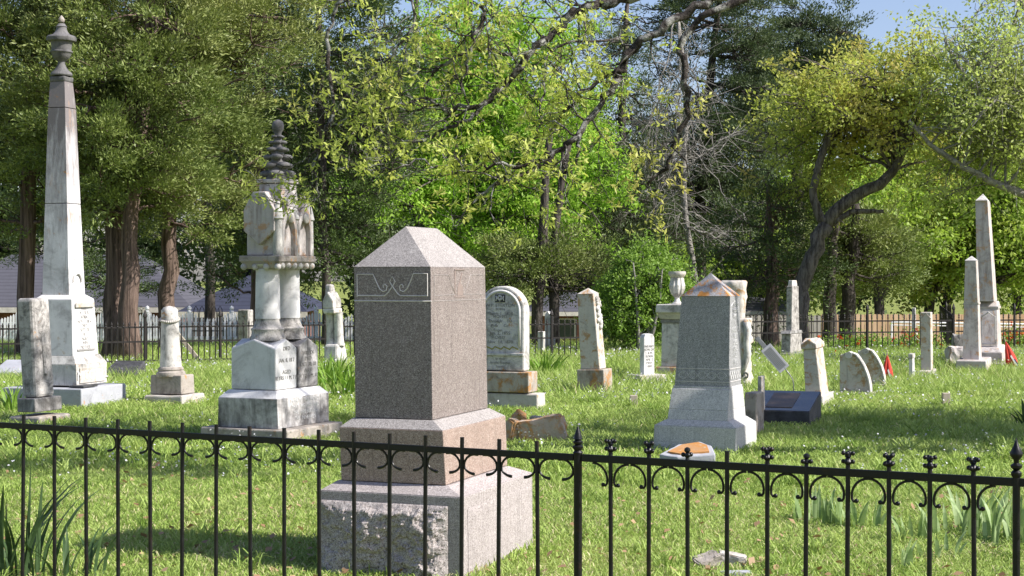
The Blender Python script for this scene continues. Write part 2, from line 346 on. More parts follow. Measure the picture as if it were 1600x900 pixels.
rg = np.random.default_rng(7)
def vnoise(x, y, sc, seed=0):
    r = np.random.default_rng(seed).random((64, 64)); x = x * sc; y = y * sc
    xi = np.floor(x).astype(int); yi = np.floor(y).astype(int); fx = x - xi; fy = y - yi; fx = fx * fx * (3 - 2 * fx); fy = fy * fy * (3 - 2 * fy)
    g = lambda a, b: r[a % 64, b % 64]
    return (g(xi, yi) * (1 - fx) + g(xi + 1, yi) * fx) * (1 - fy) + (g(xi, yi + 1) * (1 - fx) + g(xi + 1, yi + 1) * fx) * fy
def blades(P, h, wd, lean, name, mat, tint, seg=2, parent=None, curl=1.0, kind=None):
    n = len(P); a = rg.random(n) * 2 * np.pi; side = np.stack([np.cos(a), np.sin(a), np.zeros(n)], 1) * (wd / 2)[:, None]
    la = rg.random(n) * 2 * np.pi; ld = np.stack([np.cos(la), np.sin(la), np.zeros(n)], 1) * (lean * h)[:, None]
    up = np.zeros((n, 3)); up[:, 2] = h
    if seg == 1:
        V = np.stack([P - side, P + side, P + up + ld], 1).reshape(-1, 3); Fq = np.arange(3 * n).reshape(n, 3); T = tint
    else:
        m1 = P + up * .45 + ld * .25; m2 = P + up * .8 + ld * .62 * curl; tp = P + up * (1 - .25 * lean[:, None]) + ld
        V = np.stack([P - side * .8, P + side * .8, m1 + side, m1 - side, m2 + side * .7, m2 - side * .7, tp], 1).reshape(-1, 3)
        b = (np.arange(n) * 7)[:, None]
        Fq = np.concatenate([b + np.array([[0, 1, 2, 3]]), b + np.array([[3, 2, 4, 5]]), b + np.array([[5, 4, 6, 6]])], 1).reshape(-1, 4)
        V2 = V; T = np.repeat(tint, 3)
        # last face degenerate quad -> split off as tiny tip quad
        V = np.concatenate([V, V2.reshape(n, 7, 3)[:, 6] + side * .15]); q = np.arange(n) + 7 * n
        Fq = Fq.reshape(n, 3, 4); Fq[:, 2, 3] = Fq[:, 2, 2]; Fq[:, 2, 2] = q; Fq = Fq.reshape(-1, 4)
    return npmesh(name, V, Fq, mat, parent, T)
def field(y0, y1, dens, h, wd, seg, seed):
    g = np.random.default_rng(seed); m = .37
    n = int((y1 * y1 - y0 * y0) * m * dens); Y = np.sqrt(g.random(n) * (y1 * y1 - y0 * y0) + y0 * y0); X = (g.random(n) * 2 - 1) * Y * m * 1.0
    k = vnoise(X, Y, 1.3, 3) * .6 + vnoise(X, Y, 4.1, 4) * .4
    keep = g.random(n) < np.clip(.30 + 1.3 * k, 0, 1); X, Y, k = X[keep], Y[keep], k[keep]; n = len(X)
    Z = np.interp(Y, [0, 33, 50, 65, 100], [0, 0, -.66, -1.8, -1.95]) - .003
    lush = np.clip((Y - 11.5) / 4, 0, 1) * (1 - .55 * (X > Y * .1) * (Y < 18))
    hh = h * (.5 + g.random(n) * .8) * (.55 + .8 * k) * (1 + lush * .5); w = wd * (.7 + .6 * g.random(n))
    t = np.clip(g.beta(2, 2, n) * .85 + .12 * (k - .5), 0, .88); t[g.random(n) < np.where(Y < 12, .10, .03) * (.4 + 1.4 * vnoise(X, Y, 2.2, 21))] = 1.0
    return np.stack([X, Y, Z], 1), hh, w, .45 + .95 * g.random(n), t, seg
parts = []
gr = empty('grass', (0, 0, 0)); bpy.data.objects.remove(gr)
A = [field(7.2, 13, 4300, .050, .0060, 2, 1), field(13, 21, 1500, .058, .0095, 2, 2)]
def tufts(n, y0, y1, seed, h, wd, k_=26):
    g = np.random.default_rng(seed); Yc = np.sqrt(g.random(n) * (y1 ** 2 - y0 ** 2) + y0 ** 2); Xc = (g.random(n) * 2 - 1) * Yc * .35; kp = g.random(n) < np.clip(vnoise(Xc, Yc, .7, 31) * 1.6 - .3, .05, 1); kp &= ~np.any([(abs(Xc - mx) < mr) & (Yc > my - mr * 1.6) & (Yc < my + mr) for mx, my, mr in ((-2.35, 15.6, 1.0), (-5.4, 19.6, 1.2), (-5.1, 17.1, .6), (-4.2, 19.8, .7), (-.1, 18.9, .6), (1.1, 21.8, .5), (1.8, 14.7, .9), (.2, 15.2, .6), (3, 17.2, .6), (3.7, 19.7, .4))], 0); Xc, Yc = Xc[kp], Yc[kp]; n = len(Xc)
    a = g.random((n, k_)) * 6.28; rr = .07 * g.random((n, k_)) ** .6; X = (Xc[:, None] + rr * np.cos(a)).ravel(); Y = (Yc[:, None] + rr * np.sin(a)).ravel(); m = len(X); hh = np.repeat(h * (.6 + .8 * g.random(n)), k_) * (.6 + .5 * g.random(m))
    tt = np.clip(np.repeat(g.random(n), k_) * .6 + .3 * g.random(m), 0, .88); return np.stack([X, Y, np.zeros(m)], 1), hh, wd * (.7 + .6 * g.random(m)), .5 + .8 * g.random(m), tt, 2
A += [tufts(420, 7.6, 13, 41, .10, .007), tufts(2000, 12, 22, 42, .125, .011)]
P = np.concatenate([a[0] for a in A]); o1 = blades(P, *[np.concatenate([a[i] for a in A]) for i in (1, 2, 3)], 'grass', MT['grass'], np.concatenate([a[4] for a in A]), 2)
tag(o1, 'short bright green lawn grass among the gravestones', 'grass', kind='stuff')
B_ = field(21, 36, 420, .10, .019, 1, 5); C_ = field(36, 75, 40, .16, .05, 1, 6)
o2 = blades(np.concatenate([B_[0], C_[0]]), *[np.concatenate([B_[i], C_[i]]) for i in (1, 2, 3)], 'grass', MT['grass'], np.concatenate([B_[4], C_[4]]), 1)
tag(o2, 'lawn grass reaching back past the far iron fence', 'grass', kind='stuff')
# tiny pale wildflowers and fallen leaves
def petals(P, sz, name, mat, label, up=.6):
    n = len(P); nn = rg.normal(size=(n, 3)); nn[:, 2] = abs(nn[:, 2]) + up; nn /= np.linalg.norm(nn, axis=1)[:, None]
    a = np.cross(nn, rg.normal(size=(n, 3))); a /= np.linalg.norm(a, axis=1)[:, None]; b = np.cross(nn, a); s = sz[:, None]
    V = np.stack([P - a * s, P - b * s * .7, P + a * s, P + b * s * .7 + nn * s * .3], 1).reshape(-1, 3)
    return tag(npmesh(name, V, np.arange(4 * n).reshape(n, 4), mat, None, rg.random(n)), label, 'ground cover', kind='stuff')
n = 16000; Y = np.sqrt(rg.random(n) * (34 ** 2 - 12 ** 2) + 12 ** 2); X = (rg.random(n) * 2 - 1) * Y * .34
k = vnoise(X, Y, .55, 11) * vnoise(X, Y, 2.1, 12); kp = (k > .22) & (rg.random(n) < .28 + 1.2 * k) ; X, Y = X[kp], Y[kp]; n = len(X)
petals(np.stack([X, Y, .07 + .09 * rg.random(n)], 1), .006 + .00045 * Y * (.6 + .8 * rg.random(n)), 'wildflowers', MT['flower'], 'tiny pale lavender wildflowers scattered through the grass')
n = 900; Y = 7.5 + 6 * rg.random(n) ** 1.6; X = (rg.random(n) * 2 - 1) * Y * .34
petals(np.stack([X, Y, .02 + .03 * rg.random(n)], 1), .012 + .022 * rg.random(n), 'dead_leaves', MT['dead'], 'brown fallen leaves scattered on the near lawn', 1.5)

# ------------------------------------------------------------------ iron fence in front
fA = Vector((-2.394, 7.48, 0)); fB = Vector((1.728, 5.40, 0)); fd = (fB - fA).normalized(); fang = math.atan2(fd.y, fd.x)
def fence_t(px):   # distance along line for image column px
    a = (px - CX) / F; return (a * fA.y - fA.x) / (fd.x - a * fd.y)
RZ = .90
fence = empty('iron_fence', fA, fang, 'black wrought iron fence with spear posts crossing in front of the graves', 'fence')
t0, t1 = fence_t(-130), fence_t(1760)
ml = MB(); tp = fence_t(903); ml.box(((t0 + tp) / 2, 0, RZ), ((tp - t0) / 2 - .017, .007, .013)); ml.build('rail', MT['iron'], fence, .002)
mr = MB(); mr.box(((t1 + tp) / 2, 0, RZ), ((t1 - tp) / 2 - .017, .008, .014)); mr.build('rail', MT['iron'], fence, .002)
ml = MB(); ml.box(((t0 + t1) / 2, 0, .13), ((t1 - t0) / 2, .009, .013)); ml.build('rail', MT['iron'], fence, .002)
def scroll(sgn, kind):
    m = MB(); pts = []
    if kind == 'left':
        for i in range(13):
            u = i / 12; a = R(-80) + R(165) * u   # C curve bulging toward the picket
            pts.append((sgn * (.062 - .052 * math.cos(a * .98)), 0, -.056 - .046 * math.sin(a) * (1.0 if a < 0 else .72)))
        pts = [(sgn * .072, 0, -.012)] + pts
        m.tube(pts, [.0050] * 11 + [.0054, .0060, .0064], 6)
    else:
        for i in range(12):
            a = R(90) * i / 11; pts.append((sgn * (.074 - .060 * math.sin(a)), 0, -.017 - .062 * (1 - math.cos(a))))
        pts += [(sgn * .015, 0, -.092), (sgn * .021, 0, -.101), (sgn * .030, 0, -.100)]
        m.tube(pts, [.0048] * len(pts), 6); m.ball((sgn * .031, 0, -.098), .0085, 8)
    return m
def finial(kind):
    m = MB()
    if kind == 'full':
        m.lathe([(.009, .01), (.008, .028), (.013, .032), (.015, .040), (.010, .047), (.008, .053), (.012, .058), (.010, .066), (.004, .070)], n=10)
        for an in range(4):
            c, s = math.cos(an * math.pi / 2 + .3), math.sin(an * math.pi / 2 + .3); m.ball((c * .017, s * .017, .040), .0085, 8); m.ball((c * .017, s * .017, .069), .0085, 8)
    elif kind == 'small':
        m.lathe([(.009, .01), (.007, .022), (.012, .028), (.011, .036), (.006, .040), (.012, .048), (.011, .056), (.004, .061)], n=10)
        for an in range(3):
            c, s = math.cos(an * 2.1), math.sin(an * 2.1); m.ball((c * .016, s * .016, .033), .009, 8)
    elif kind == 'post':
        m.lathe([(.018, .0), (.020, .004), (.014, .012), (.021, .022), (.021, .028), (.012, .034), (.018, .040), (.019, .046), (.012, .052), (.017, .056), (.012, .078), (.005, .098), (.001, .108)], n=12)
    else:
        m.lathe([(.012, .0), (.018, .008), (.018, .018), (.010, .026), (.019, .034), (.020, .042), (.009, .050), (.010, .060), (.021, .074), (.022, .084), (.011, .105), (.004, .125), (.001, .135)], n=12)
    return m
mpl = MB(); mpl.tube([(0, 0, -RZ + .03), (0, 0, -.3), (0, 0, .055)], .0088, 8); mpr = MB(); mpr.tube([(0, 0, -RZ + .03), (0, 0, -.3), (0, 0, .012)], .0088, 8)
pk_l = mpl.build('picket', MT['iron'], None, smooth=True); pk_r = mpr.build('picket', MT['iron'], None, smooth=True)
sc_ = {(s, k): scroll(s, k).build('scroll', MT['iron'], None, smooth=True) for s in (-1, 1) for k in ('left', 'right')}
fi_ = {k: finial(k).build('finial', MT['iron'], None, smooth=True) for k in ('full', 'small', 'post', 'big')}
used_ = set()
def inst(o, parent, loc=(0, 0, 0), rz=0):
    c = o.copy(); COL.objects.link(c); c.parent = parent; c.location = loc; c.rotation_euler = (0, 0, rz); return c
leftp = [-112, -62, -12, 37, 85, 134, 184, 234, 285, 338, 390, 444, 498, 553, 609, 665, 722, 780, 839]
rng = random.Random(3)
for px in leftp:
    o = inst(pk_l, fence, (fence_t(px), 0, RZ)); o.rotation_euler = (rng.uniform(-.006, .006), rng.uniform(-.008, .008), 0)
    inst(sc_[(-1, 'left')], o); inst(sc_[(1, 'left')], o)
inst(sc_[(-1, 'left')], fence, (tp - .01, 0, RZ))
for px, kd in ((954, 'full'), (1014, 'full'), (1074, 'small'), (1136, 'plain'), (1199, 'full'), (1260, 'small'), (1325, 'full'), (1389, 'full'), (1453, 'full'), (1521, 'full'), (1655, 'full'), (1724, 'full')):
    o = inst(pk_l if kd == 'plain' else pk_r, fence, (fence_t(px), 0, RZ)); o.rotation_euler = (rng.uniform(-.006, .006), rng.uniform(-.008, .008), 0)
    inst(sc_[(-1, 'right')], o); inst(sc_[(1, 'right')], o)
    if kd != 'plain': inst(fi_[kd], o, (0, 0, .0), rng.uniform(0, 3))
m = MB(); m.lathe([(.0165, -.02), (.0165, .90), (.018, .915)], n=10); p = m.build('post', MT['iron'], fence, smooth=True, loc=(tp, 0, 0)); inst(fi_['post'], p, (0, 0, .915))
m = MB(); m.lathe([(.013, -.02), (.013, .93)], n=10); p = m.build('post', MT['iron'], fence, smooth=True, loc=(fence_t(1588), 0, 0)); inst(fi_['big'], p, (0, 0, .915))
for o in [pk_l, pk_r, *sc_.values(), *fi_.values()]: bpy.data.objects.remove(o)

# ------------------------------------------------------------------ far iron fences
m = MB(); m.tube([(0, 0, 0), (0, 0, .70)], .009, 5); m.lathe([(.009, .70), (.017, .725), (.010, .745), (.016, .765), (.0015, .82)], n=6); pk_f = m.build('picket', MT['iron_far'], None)
def far_fence(pxa, Ya, pxb, Yb, n, zr, label, posts, s=1.0, arch=None, group=None):
    a = Vector((XY(pxa, Ya), Ya, 0)); b = Vector((XY(pxb, Yb), Yb, 0)); d = b - a; L = d.length
    r = empty('iron_fence', a, math.atan2(d.y, d.x), label, 'fence', group)
    for z in zr:
        m = MB(); m.box((L / 2, 0, z), (L / 2, .008, .014)); m.build('rail', MT['iron_far'], r)
    for i in range(n):
        o = inst(pk_f, r, (L * (i + .5) / n, 0, 0)); o.scale = (1.2, 1.2, s)
    for p in posts:
        Yp = Ya + (Yb - Ya) * (p - pxa) / (pxb - pxa); t = ((XY(p, Yp) - a.x) / d.x) * L
        m = MB(); m.lathe([(.028, 0), (.028, .88 * s), (.04, .90 * s), (.035, .94 * s), (.004, 1.02 * s)], n=6); m.build('post', MT['iron_far'], r, loc=(t, 0, 0))
    return r, L
far_fence(-60, 26.5, 520, 29.0, 64, (.12, .45, .70), 'rusty dark iron fence behind the tall urn obelisk and cedars', (100, 228, 345, 460), .98)
far_fence(522, 29.2, 905, 30.8, 40, (.05, .40, .66), 'stretch of thin iron fence seen between the arched tablet and ivory obelisk', (555, 700, 862), .93)
far_fence(1062, 32.0, 1492, 33.2, 50, (.08, .43, .66), 'dark iron fence in front of the tan board fence', (1240, 1355, 1490), 1.0)
far_fence(1494, 33.3, 1700, 33.8, 24, (.08, .43, .66), 'dark iron fence stretch behind the two tall obelisks', (1585,), 1.0)
far_fence(1488, 33.6, 1468, 45.0, 60, (-.1, .38, .62), 'dark iron fence running away beside the rough stone block', (1480,), .95)
bpy.data.objects.remove(pk_f)
# ------------------------------------------------------------------ white picket fence
wa = W(-80, 0, 50); wb = W(600, 0, 50)
wf = empty('picket_fence', (wa.x, 50, TZ(50)), 0, 'white picket fence with scalloped tops and ball topped posts beyond cedars', 'fence')
L = wb.x - wa.x; step = 66 / F * 50; npan = int(L / step) + 1; off = (230 - (-80)) / F * 50 % step
for i in range(npan):
    x0 = off + (i - 1) * step; m = MB(); m.box((x0, 0, .55), (.06, .06, .56)); m.lathe([(.075, 1.10), (.075, 1.14), (.035, 1.16), (.07, 1.21), (.06, 1.26), (.01, 1.31)], (x0, 0), 8); m.build('post', MT['white_paint'], wf)
    m = MB(); k = 13
    for j in range(k):
        u = (j + .5) / k; x = x0 + .07 + (step - .14) * u; h = 1.06 - .20 * math.sin(math.pi * u); m.box((x, -.03, h / 2), (.03, .012, h / 2)); m.prism([(x - .03, h), (x + .03, h), (x, h + .06)], -.042, -.018)
    m.box((x0 + step / 2, .01, .3), (step / 2 - .06, .02, .05)); m.box((x0 + step / 2, .01, .75), (step / 2 - .06, .02, .05)); m.build('picket_panel', MT['white_paint'], wf)
# hooped garden arches in the picket fence gap
m = MB()
ha = empty('hoop_fence', (XY(325, 45), 45, TZ(45)), 0, 'thin iron fencing with row of pointed hoops before white pickets', 'fence')
for i in range(5):
    m = MB(); x = (i - 2) * .17; m.tube([(x - .075, 0, 0), (x - .075, 0, .95), (x - .05, 0, 1.12), (x, 0, 1.20), (x + .05, 0, 1.12), (x + .075, 0, .95), (x + .075, 0, 0)], .011, 5); m.build('hoop', MT['iron_far'], ha)
m = MB(); m.box((0, 0, .5), (.45, .008, .015)); m.build('rail', MT['iron_far'], ha)
# ------------------------------------------------------------------ wooden board fences
def board_fence(px0, px1, Y, top, mat, label):
    x0, x1 = XY(px0, Y), XY(px1, Y); zb = TZ(Y); zt = CH - (top - HY) * Y / F
    r = empty('board_fence', (x0, Y, zb), 0, label, 'fence'); n = max(1, round((x1 - x0) / 2.4)); st = (x1 - x0) / n; rr = random.Random(px0)
    for i in range(n):
        m = MB(); k = 11
        for j in range(k):
            xa = i * st + st * j / k; xb = xa + st / k - .022; h = zt - zb + rr.uniform(-.015, .015); cut = .05
            m.prism([(xa, 0), (xb, 0), (xb, h - cut), (xb - cut * .8, h), (xa + cut * .8, h), (xa, h - cut)], -.01, .01, t=rr.random())
        m.box((i * st + st / 2, .035, .35), (st / 2, .02, .045), .3); m.box((i * st + st / 2, .035, 1.15), (st / 2, .02, .045), .3); m.build('board_panel', mat, r)
        m = MB(); m.box((i * st, .06, .75), (.05, .05, .75)); m.build('post', mat, r)
board_fence(1285, 1720, 80, 491, MT['boards'], 'tan orange cedar board fence beyond the iron fence on the right')
board_fence(1090, 1283, 79, 493, MT['boards_g'], 'grey board fence behind the slender dark pedestal stone')  # left stretch, boards coloured greyer and darker than the tan ones
# ------------------------------------------------------------------ houses
def house(px0, px1, Y, eave, ridge, depth, wallm, roofm, label, hip=2.0, gable=False):
    x0, x1 = XY(px0, Y), XY(px1, Y); zb = TZ(Y); ze = CH - (eave - HY) * Y / F; zr = CH - (ridge - HY) * (Y + depth / 2) / F
    r = empty('house', ((x0 + x1) / 2, Y, zb), 0, label, 'house'); hw = (x1 - x0) / 2
    m = MB(); m.box((0, depth / 2, (ze - zb) / 2 - .02), (hw - .5, depth / 2 - .5, (ze - zb) / 2)); m.build('wall', wallm, r)
    m = MB(); h = ze - zb; H = zr - zb
    m.add([(-hw, 0, h), (hw, 0, h), (hw, depth, h), (-hw, depth, h), (-hw + hip, depth / 2, H), (hw - hip, depth / 2, H)], [(3, 2, 1, 0), (0, 1, 5, 4), (1, 2, 5), (2, 3, 4, 5), (3, 0, 4)]); m.build('roof', roofm, r)
    m = MB(); m.box((0, -.02, h - .11), (hw, .03, .10)); m.build('fascia', MT['fascia'], r)
    for i in range(max(1, int(hw * 2 / 4))):
        xw = -hw + 2 + i * 4
        if xw > hw - 1: break
        m = MB(); m.box((xw, .47, h * .5), (.5, .02, .5)); q = m.build('window', MT['fascia'], r); m = MB(); m.box((xw, .44, h * .5), (.43, .02, .43)); m.build('pane', MT['glass'], q)
    return r
house(-160, 300, 62, 480, 398, 9, MT['brick'], MT['roof_grey'], 'long low house with grey shingle roof behind the white picket fence', 3)
house(276, 480, 57, 487, 416, 8, MT['brick'], MT['roof_blue'], 'house with dark slate blue roof behind the white picket fence', 2.6)
house(820, 950, 78, 487, 455, 7, MT['brick'], MT['roof_grey'], 'small grey roofed house glimpsed behind the ivory obelisk', 1.5)
house(1120, 1262, 92, 486, 452, 8, MT['brick'], MT['roof_grey'], 'red brick house glimpsed behind the grey board fence', 2)
# ------------------------------------------------------------------ monuments
FOOT = []
class Mon:
    def __init__(s, name, label, cat, px, Y, th, lean=(0, 0), group=None):
        s.Y = Y; s.th = R(th); s.s = Y / F; s.x = XY(px, Y); s.root = empty(name, (s.x, Y, 0), 0, label, cat, group)
        s.root.rotation_euler = (Matrix.Rotation(R(lean[1]), 3, 'Y') @ Matrix.Rotation(R(lean[0]), 3, 'X') @ Matrix.Rotation(-s.th, 3, 'Z')).to_euler()
    def solve(s, l, c, r, y):
        th = s.th; w = d = .5; ct, st = math.cos(th), math.sin(th)
        for _ in range(12):
            Yk = s.Y - w / 2 * st - d / 2 * ct; X = (c - CX) / F * Yk; a = (l - CX) / F; b = (r - CX) / F
            w = (X - a * Yk) / (ct + a * st); d = (b * Yk - X) / (st - b * ct)
        dx = X - (w / 2 * ct - d / 2 * st) - s.x; ox, oy = dx * ct, dx * st
        return (ox - w / 2, ox + w / 2, oy - d / 2, oy + d / 2), CH - (y - HY) * Yk / F
    def z(s, y, f=0): return CH - (y - HY) * (s.Y - f) / F
    def tier(s, name, bot, top, mat, bevel=.006, ground=False, parent=None, warp=0):
        b, z0 = s.solve(*bot); t, z1 = s.solve(*top)
        if ground:
            z0 = -.08; FOOT.append((s.x, s.Y, s.th, b))
        m = MB(); m.frus(b, t, z0, z1); o = m.build(name, MT[mat], parent or s.root, bevel, warp=warp); s.last = (b, t, z0, z1); return o
    def apex(s, name, bot, y, mat, bevel=.004, dxl=0):
        b, z0 = s.solve(*bot); z1 = s.z(y); cx, cy = (b[0] + b[1]) / 2 + dxl, (b[2] + b[3]) / 2; e = .004
        m = MB(); m.frus(b, (cx - e, cx + e, cy - e, cy + e), z0, z1); return m.build(name, MT[mat], s.root, bevel)
    def lathe(s, name, prof, mat, ox=0, oy=0, n=24, flute=0):
        m = MB(); m.lathe([(r * s.s, s.z(y)) for r, y in prof], (ox, oy), n); return m.build(name, MT[mat], s.root, 0, True)
    def text(s, body, face, size, mat, u=0, z=0, sp=1.0, off=0.003, tilt=0, parent=None, name='inscription', t=None, bx=None):
        """on the last tier: face 'f' front (-y), 'r' right (+x)"""
        b, tt, z0, z1 = s.last if bx is None else bx; k = (z - z0) / (z1 - z0 + 1e-9); mixv = lambda i: b[i] + (tt[i] - b[i]) * k
        cu = bpy.data.curves.new(name, 'FONT'); cu.body = body; cu.size = size; cu.align_x = 'CENTER'; cu.align_y = 'CENTER'; cu.extrude = .0012; cu.space_line = sp; cu.resolution_u = 2; cu.offset = -.0006
        tmp = bpy.data.objects.new('tmp', cu); me = bpy.data.meshes.new_from_object(tmp); bpy.data.objects.remove(tmp); me.materials.clear(); me.materials.append(MT[mat]); o = bpy.data.objects.new(name, me); COL.objects.link(o); o.parent = parent or s.root
        if face == 'f':
            sl = math.atan2(tt[2] - b[2], z1 - z0); o.location = ((mixv(0) + mixv(1)) / 2 + u, mixv(2) - off, z); o.rotation_euler = (R(90) - sl, 0, 0)
        else:
            sl = math.atan2(tt[1] - b[1], z1 - z0); o.location = (mixv(1) + off, (mixv(2) + mixv(3)) / 2 + u, z); o.rotation_euler = (Matrix.Rotation(R(90), 3, 'Z') @ Matrix.Rotation(R(90) + sl, 3, 'X')).to_euler()
        return o

# ---- main granite monument
M = Mon('gravestone', 'large brown granite monument with hipped roof top and rock faced base, nearest of all', 'monument', 660, 9.0, 20)
s = M
b1 = s.tier('base', (497, 725, 833, 893), (500, 722, 832, 777), 'gran_base', .006, True); bB = s.last
s.tier('base_wash', (500, 722, 832, 777), (527, 700, 795, 759), 'gran_base', .003)
s.tier('plinth', (533, 697, 793, 758), (530, 692, 790, 673), 'gran_plinth', .004)
s.tier('plinth_wash', (530, 692, 790, 673), (551, 677, 765, 657), 'gran_roof', .003)
die = s.tier('die', (555, 676, 762, 656), (553, 673, 758, 417), 'gran_die', .003); bD = s.last
# hipped roof
b, z0 = s.solve(552, 673, 759, 417); cx, cy = (b[0] + b[1]) / 2, (b[2] + b[3]) / 2; hl = (b[3] - b[2]) * .27
m = MB(); m.add([(b[0], b[2], z0), (b[1], b[2], z0), (b[1], b[3], z0), (b[0], b[3], z0), (cx, cy - hl, s.z(355)), (cx, cy + hl, s.z(355))], [(3, 2, 1, 0), (0, 1, 4), (1, 2, 5, 4), (2, 3, 5), (3, 0, 4, 5)]); m.build('roof', MT['gran_roof'], s.root, .003)
# frieze carvings on the die
def onface(poly, face, box, rad, name, mat, parent, close=False):
    b, t, z0, z1 = box; m = MB(); pts = []
    for u, z in poly:
        k = (z - z0) / (z1 - z0)
        if face == 'f': pts.append(((b[0] + (t[0] - b[0]) * k) + u * (b[1] - b[0]), b[2] + (t[2] - b[2]) * k - rad * .1, z))
        else: pts.append((b[1] + (t[1] - b[1]) * k + rad * .1, b[2] + u * (b[3] - b[2]), z))
    if close: pts.append(pts[0])
    m.tube(pts, rad, 4); return m.build(name, MT[mat], parent)
zz = lambda v: bD[3] - .0036 * v   # 417+v px on the die
fr = [(.04, 45), (.04, 11), (.25, 11), (.29, 22), (.335, 33), (.38, 37), (.42, 35), (.43, 29), (.405, 26), (.38, 28), (.385, 31)]
fl = [(.04, 43), (.40, 43), (.445, 38), (.50, 29), (.535, 22), (.50, 14), (.465, 22), (.50, 29), (.56, 39), (.60, 43), (.95, 43), (.95, 10), (.77, 10), (.73, 22), (.685, 33), (.64, 37), (.60, 35), (.59, 29), (.615, 26), (.64, 28), (.635, 31)]
onface([(u, zz(v)) for u, v in fr], 'f', bD, .0034, 'carving', 'carve', die)
onface([(u, zz(v)) for u, v in fl], 'f', bD, .0034, 'carving', 'carve', die)
onface([(.0, zz(51)), (1., zz(51))], 'f', bD, .0036, 'carving', 'carve', die)
onface([(.0, zz(51)), (1., zz(51))], 'r', bD, .002, 'carving', 'gran_roof', die)
for pts in ([(.06, 43), (.06, 12), (.3, 12), (.36, 30), (.42, 42), (.06, 43)], [(.94, 43), (.94, 12), (.7, 12), (.64, 30), (.58, 42), (.94, 43)]):
    onface([(u, zz(v)) for u, v in pts], 'r', bD, .0018, 'carving', 'gran_roof', die)
# monogram like tall bottle shaped mark in its frame
m = MB()
yc = (bD[0][2] + bD[0][3]) / 2; X = bD[0][1] + (bD[1][1] - bD[0][1]) * .95
for z, hwd in ((zz(4), .075), (zz(46), .075)): m.box((X + .001, yc, z), (.003, hwd, .003))
m.prism([(yc - .075, zz(5)), (yc - .060, zz(5)), (yc - .060, zz(45)), (yc - .075, zz(45))], X - .002, X + .002, 'x')
m.prism([(yc - .04, zz(44)), (yc + .05, zz(44)), (yc + .045, zz(30)), (yc + .01, zz(24)), (yc + .04, zz(8)), (yc + .03, zz(8)), (yc, zz(22)), (yc - .03, zz(30))], X - .002, X + .003, 'x')
m.build('carved_mark', MT['carve_dark'], die)
# rock faced panel on the base front and side
def rock_panel(box, face, name, amp, mu=(.055, .05, .045), parent=None, seed=0, nu=110, nv=56, mat='gran_rock', ridge=True):
    b, t, z0, z1 = box; z0 = max(z0, -.05); V = []; rr = random.Random(seed)
    ua, ub = mu[0], 1 - mu[1]; za, zb = z0, z1 - mu[2]
    for j in range(nv + 1):
        for i in range(nu + 1):
            u = ua + (ub - ua) * i / nu; z = za + (zb - za) * j / nv; e = min(min(i, nu - i) / (nu * .09), (nv - j) / (nv * .10), 1) ** .7
            p = Vector((u * 3 + seed, z * 4, seed)); hgt = .45 + .75 * mnoise.noise(p * 1.1) + .5 * (.5 - abs(mnoise.noise(p * 2.7))) + .16 * mnoise.noise(p * 7) + .09 * mnoise.noise(p * 21)
            if ridge: hgt = math.floor(hgt * 5) / 5 * .5 + hgt * .5
            o = amp * hgt * e + .002; k = (z - b_z(box, 0)) / (z1 - b_z(box, 0))
            if face == 'f': V.append((b[0] + u * (b[1] - b[0]), b[2] + (t[2] - b[2]) * k - o, z))
            else: V.append((b[1] + (t[1] - b[1]) * k + o, b[2] + u * (b[3] - b[2]), z))
    Fq = [(j * (nu + 1) + i, j * (nu + 1) + i + 1, (j + 1) * (nu + 1) + i + 1, (j + 1) * (nu + 1) + i) for j in range(nv) for i in range(nu)]
    m = MB(); m.add(V, Fq); o = m.build(name, MT[mat], parent); return o
def b_z(box, i): return box[2]
rock_panel(bB, 'f', 'rock_face', .075, (.012, .10, .05), b1, 3)
rock_panel(bB, 'r', 'pitched_face', .006, (.06, .03, .07), b1, 9, 60, 30, 'gran_base', False)

# ---- grey granite monument
M = s = Mon('gravestone', 'grey granite monument with pyramid cap stained orange and braided band', 'monument', 1103, 14.75, 23.5)
bs = s.tier('base', (1020, 1150, 1183, 711), (1022, 1150, 1182, 669), 'grey_base', .008, True)
s.tier('base_wash', (1022, 1150, 1182, 669), (1042, 1138, 1166, 658), 'grey_base', .003)
s.tier('lower_plinth', (1043, 1137, 1165, 658), (1045, 1138, 1164, 642), 'grey_base', .004)
s.tier('upper_plinth', (1045, 1138, 1164, 642), (1050, 1140, 1161, 609), 'grey_base', .006)
s.tier('collar', (1052, 1140, 1160, 609), (1052, 1140, 1160, 605), 'grey_base', .003)
die = s.tier('die', (1054, 1139, 1158, 605), (1065, 1141, 1156, 463), 'grey_die', .003); bG = s.last
s.apex('cap', (1064, 1141, 1157, 463), 427, 'grey_cap')
H = bG[3] - bG[2]
def gz(v): return bG[3] - (v - 463) * 14.6 / F
for vz in (576, 596): onface([(0, gz(vz)), (1, gz(vz))], 'f', bG, .003, 'band_line', 'carve', die); onface([(0, gz(vz)), (1, gz(vz))], 'r', bG, .003, 'band_line', 'carve', die)
for fc in 'fr':
    for ph in (0, math.pi):
        nb = 2.5; onface([(.06 + .88 * i / 60, gz(586) + .034 * math.sin(ph + 2 * math.pi * nb * i / 60)) for i in range(61)], fc, bG, .0032, 'braid', 'grey_base', die)
    for i in range(5):
        onface([(.06 + .88 * (i + .5) / 5 + .045 * math.cos(a * .785), gz(586) + .022 * math.sin(a * .785)) for a in range(9)], fc, bG, .002, 'braid', 'grey_base', die)
onface([(.2, gz(500)), (.2, gz(478)), (.5, gz(470)), (.8, gz(478)), (.8, gz(500))], 'r', bG, .003, 'carving', 'ink_white', die)
s.text('REU\nHERE\nWIFE\n-\nAUG. 12\n1837\nDIED\nDEC.\n12\n1891', 'r', .062, 'ink_white', 0, gz(520), .95, bx=bG)

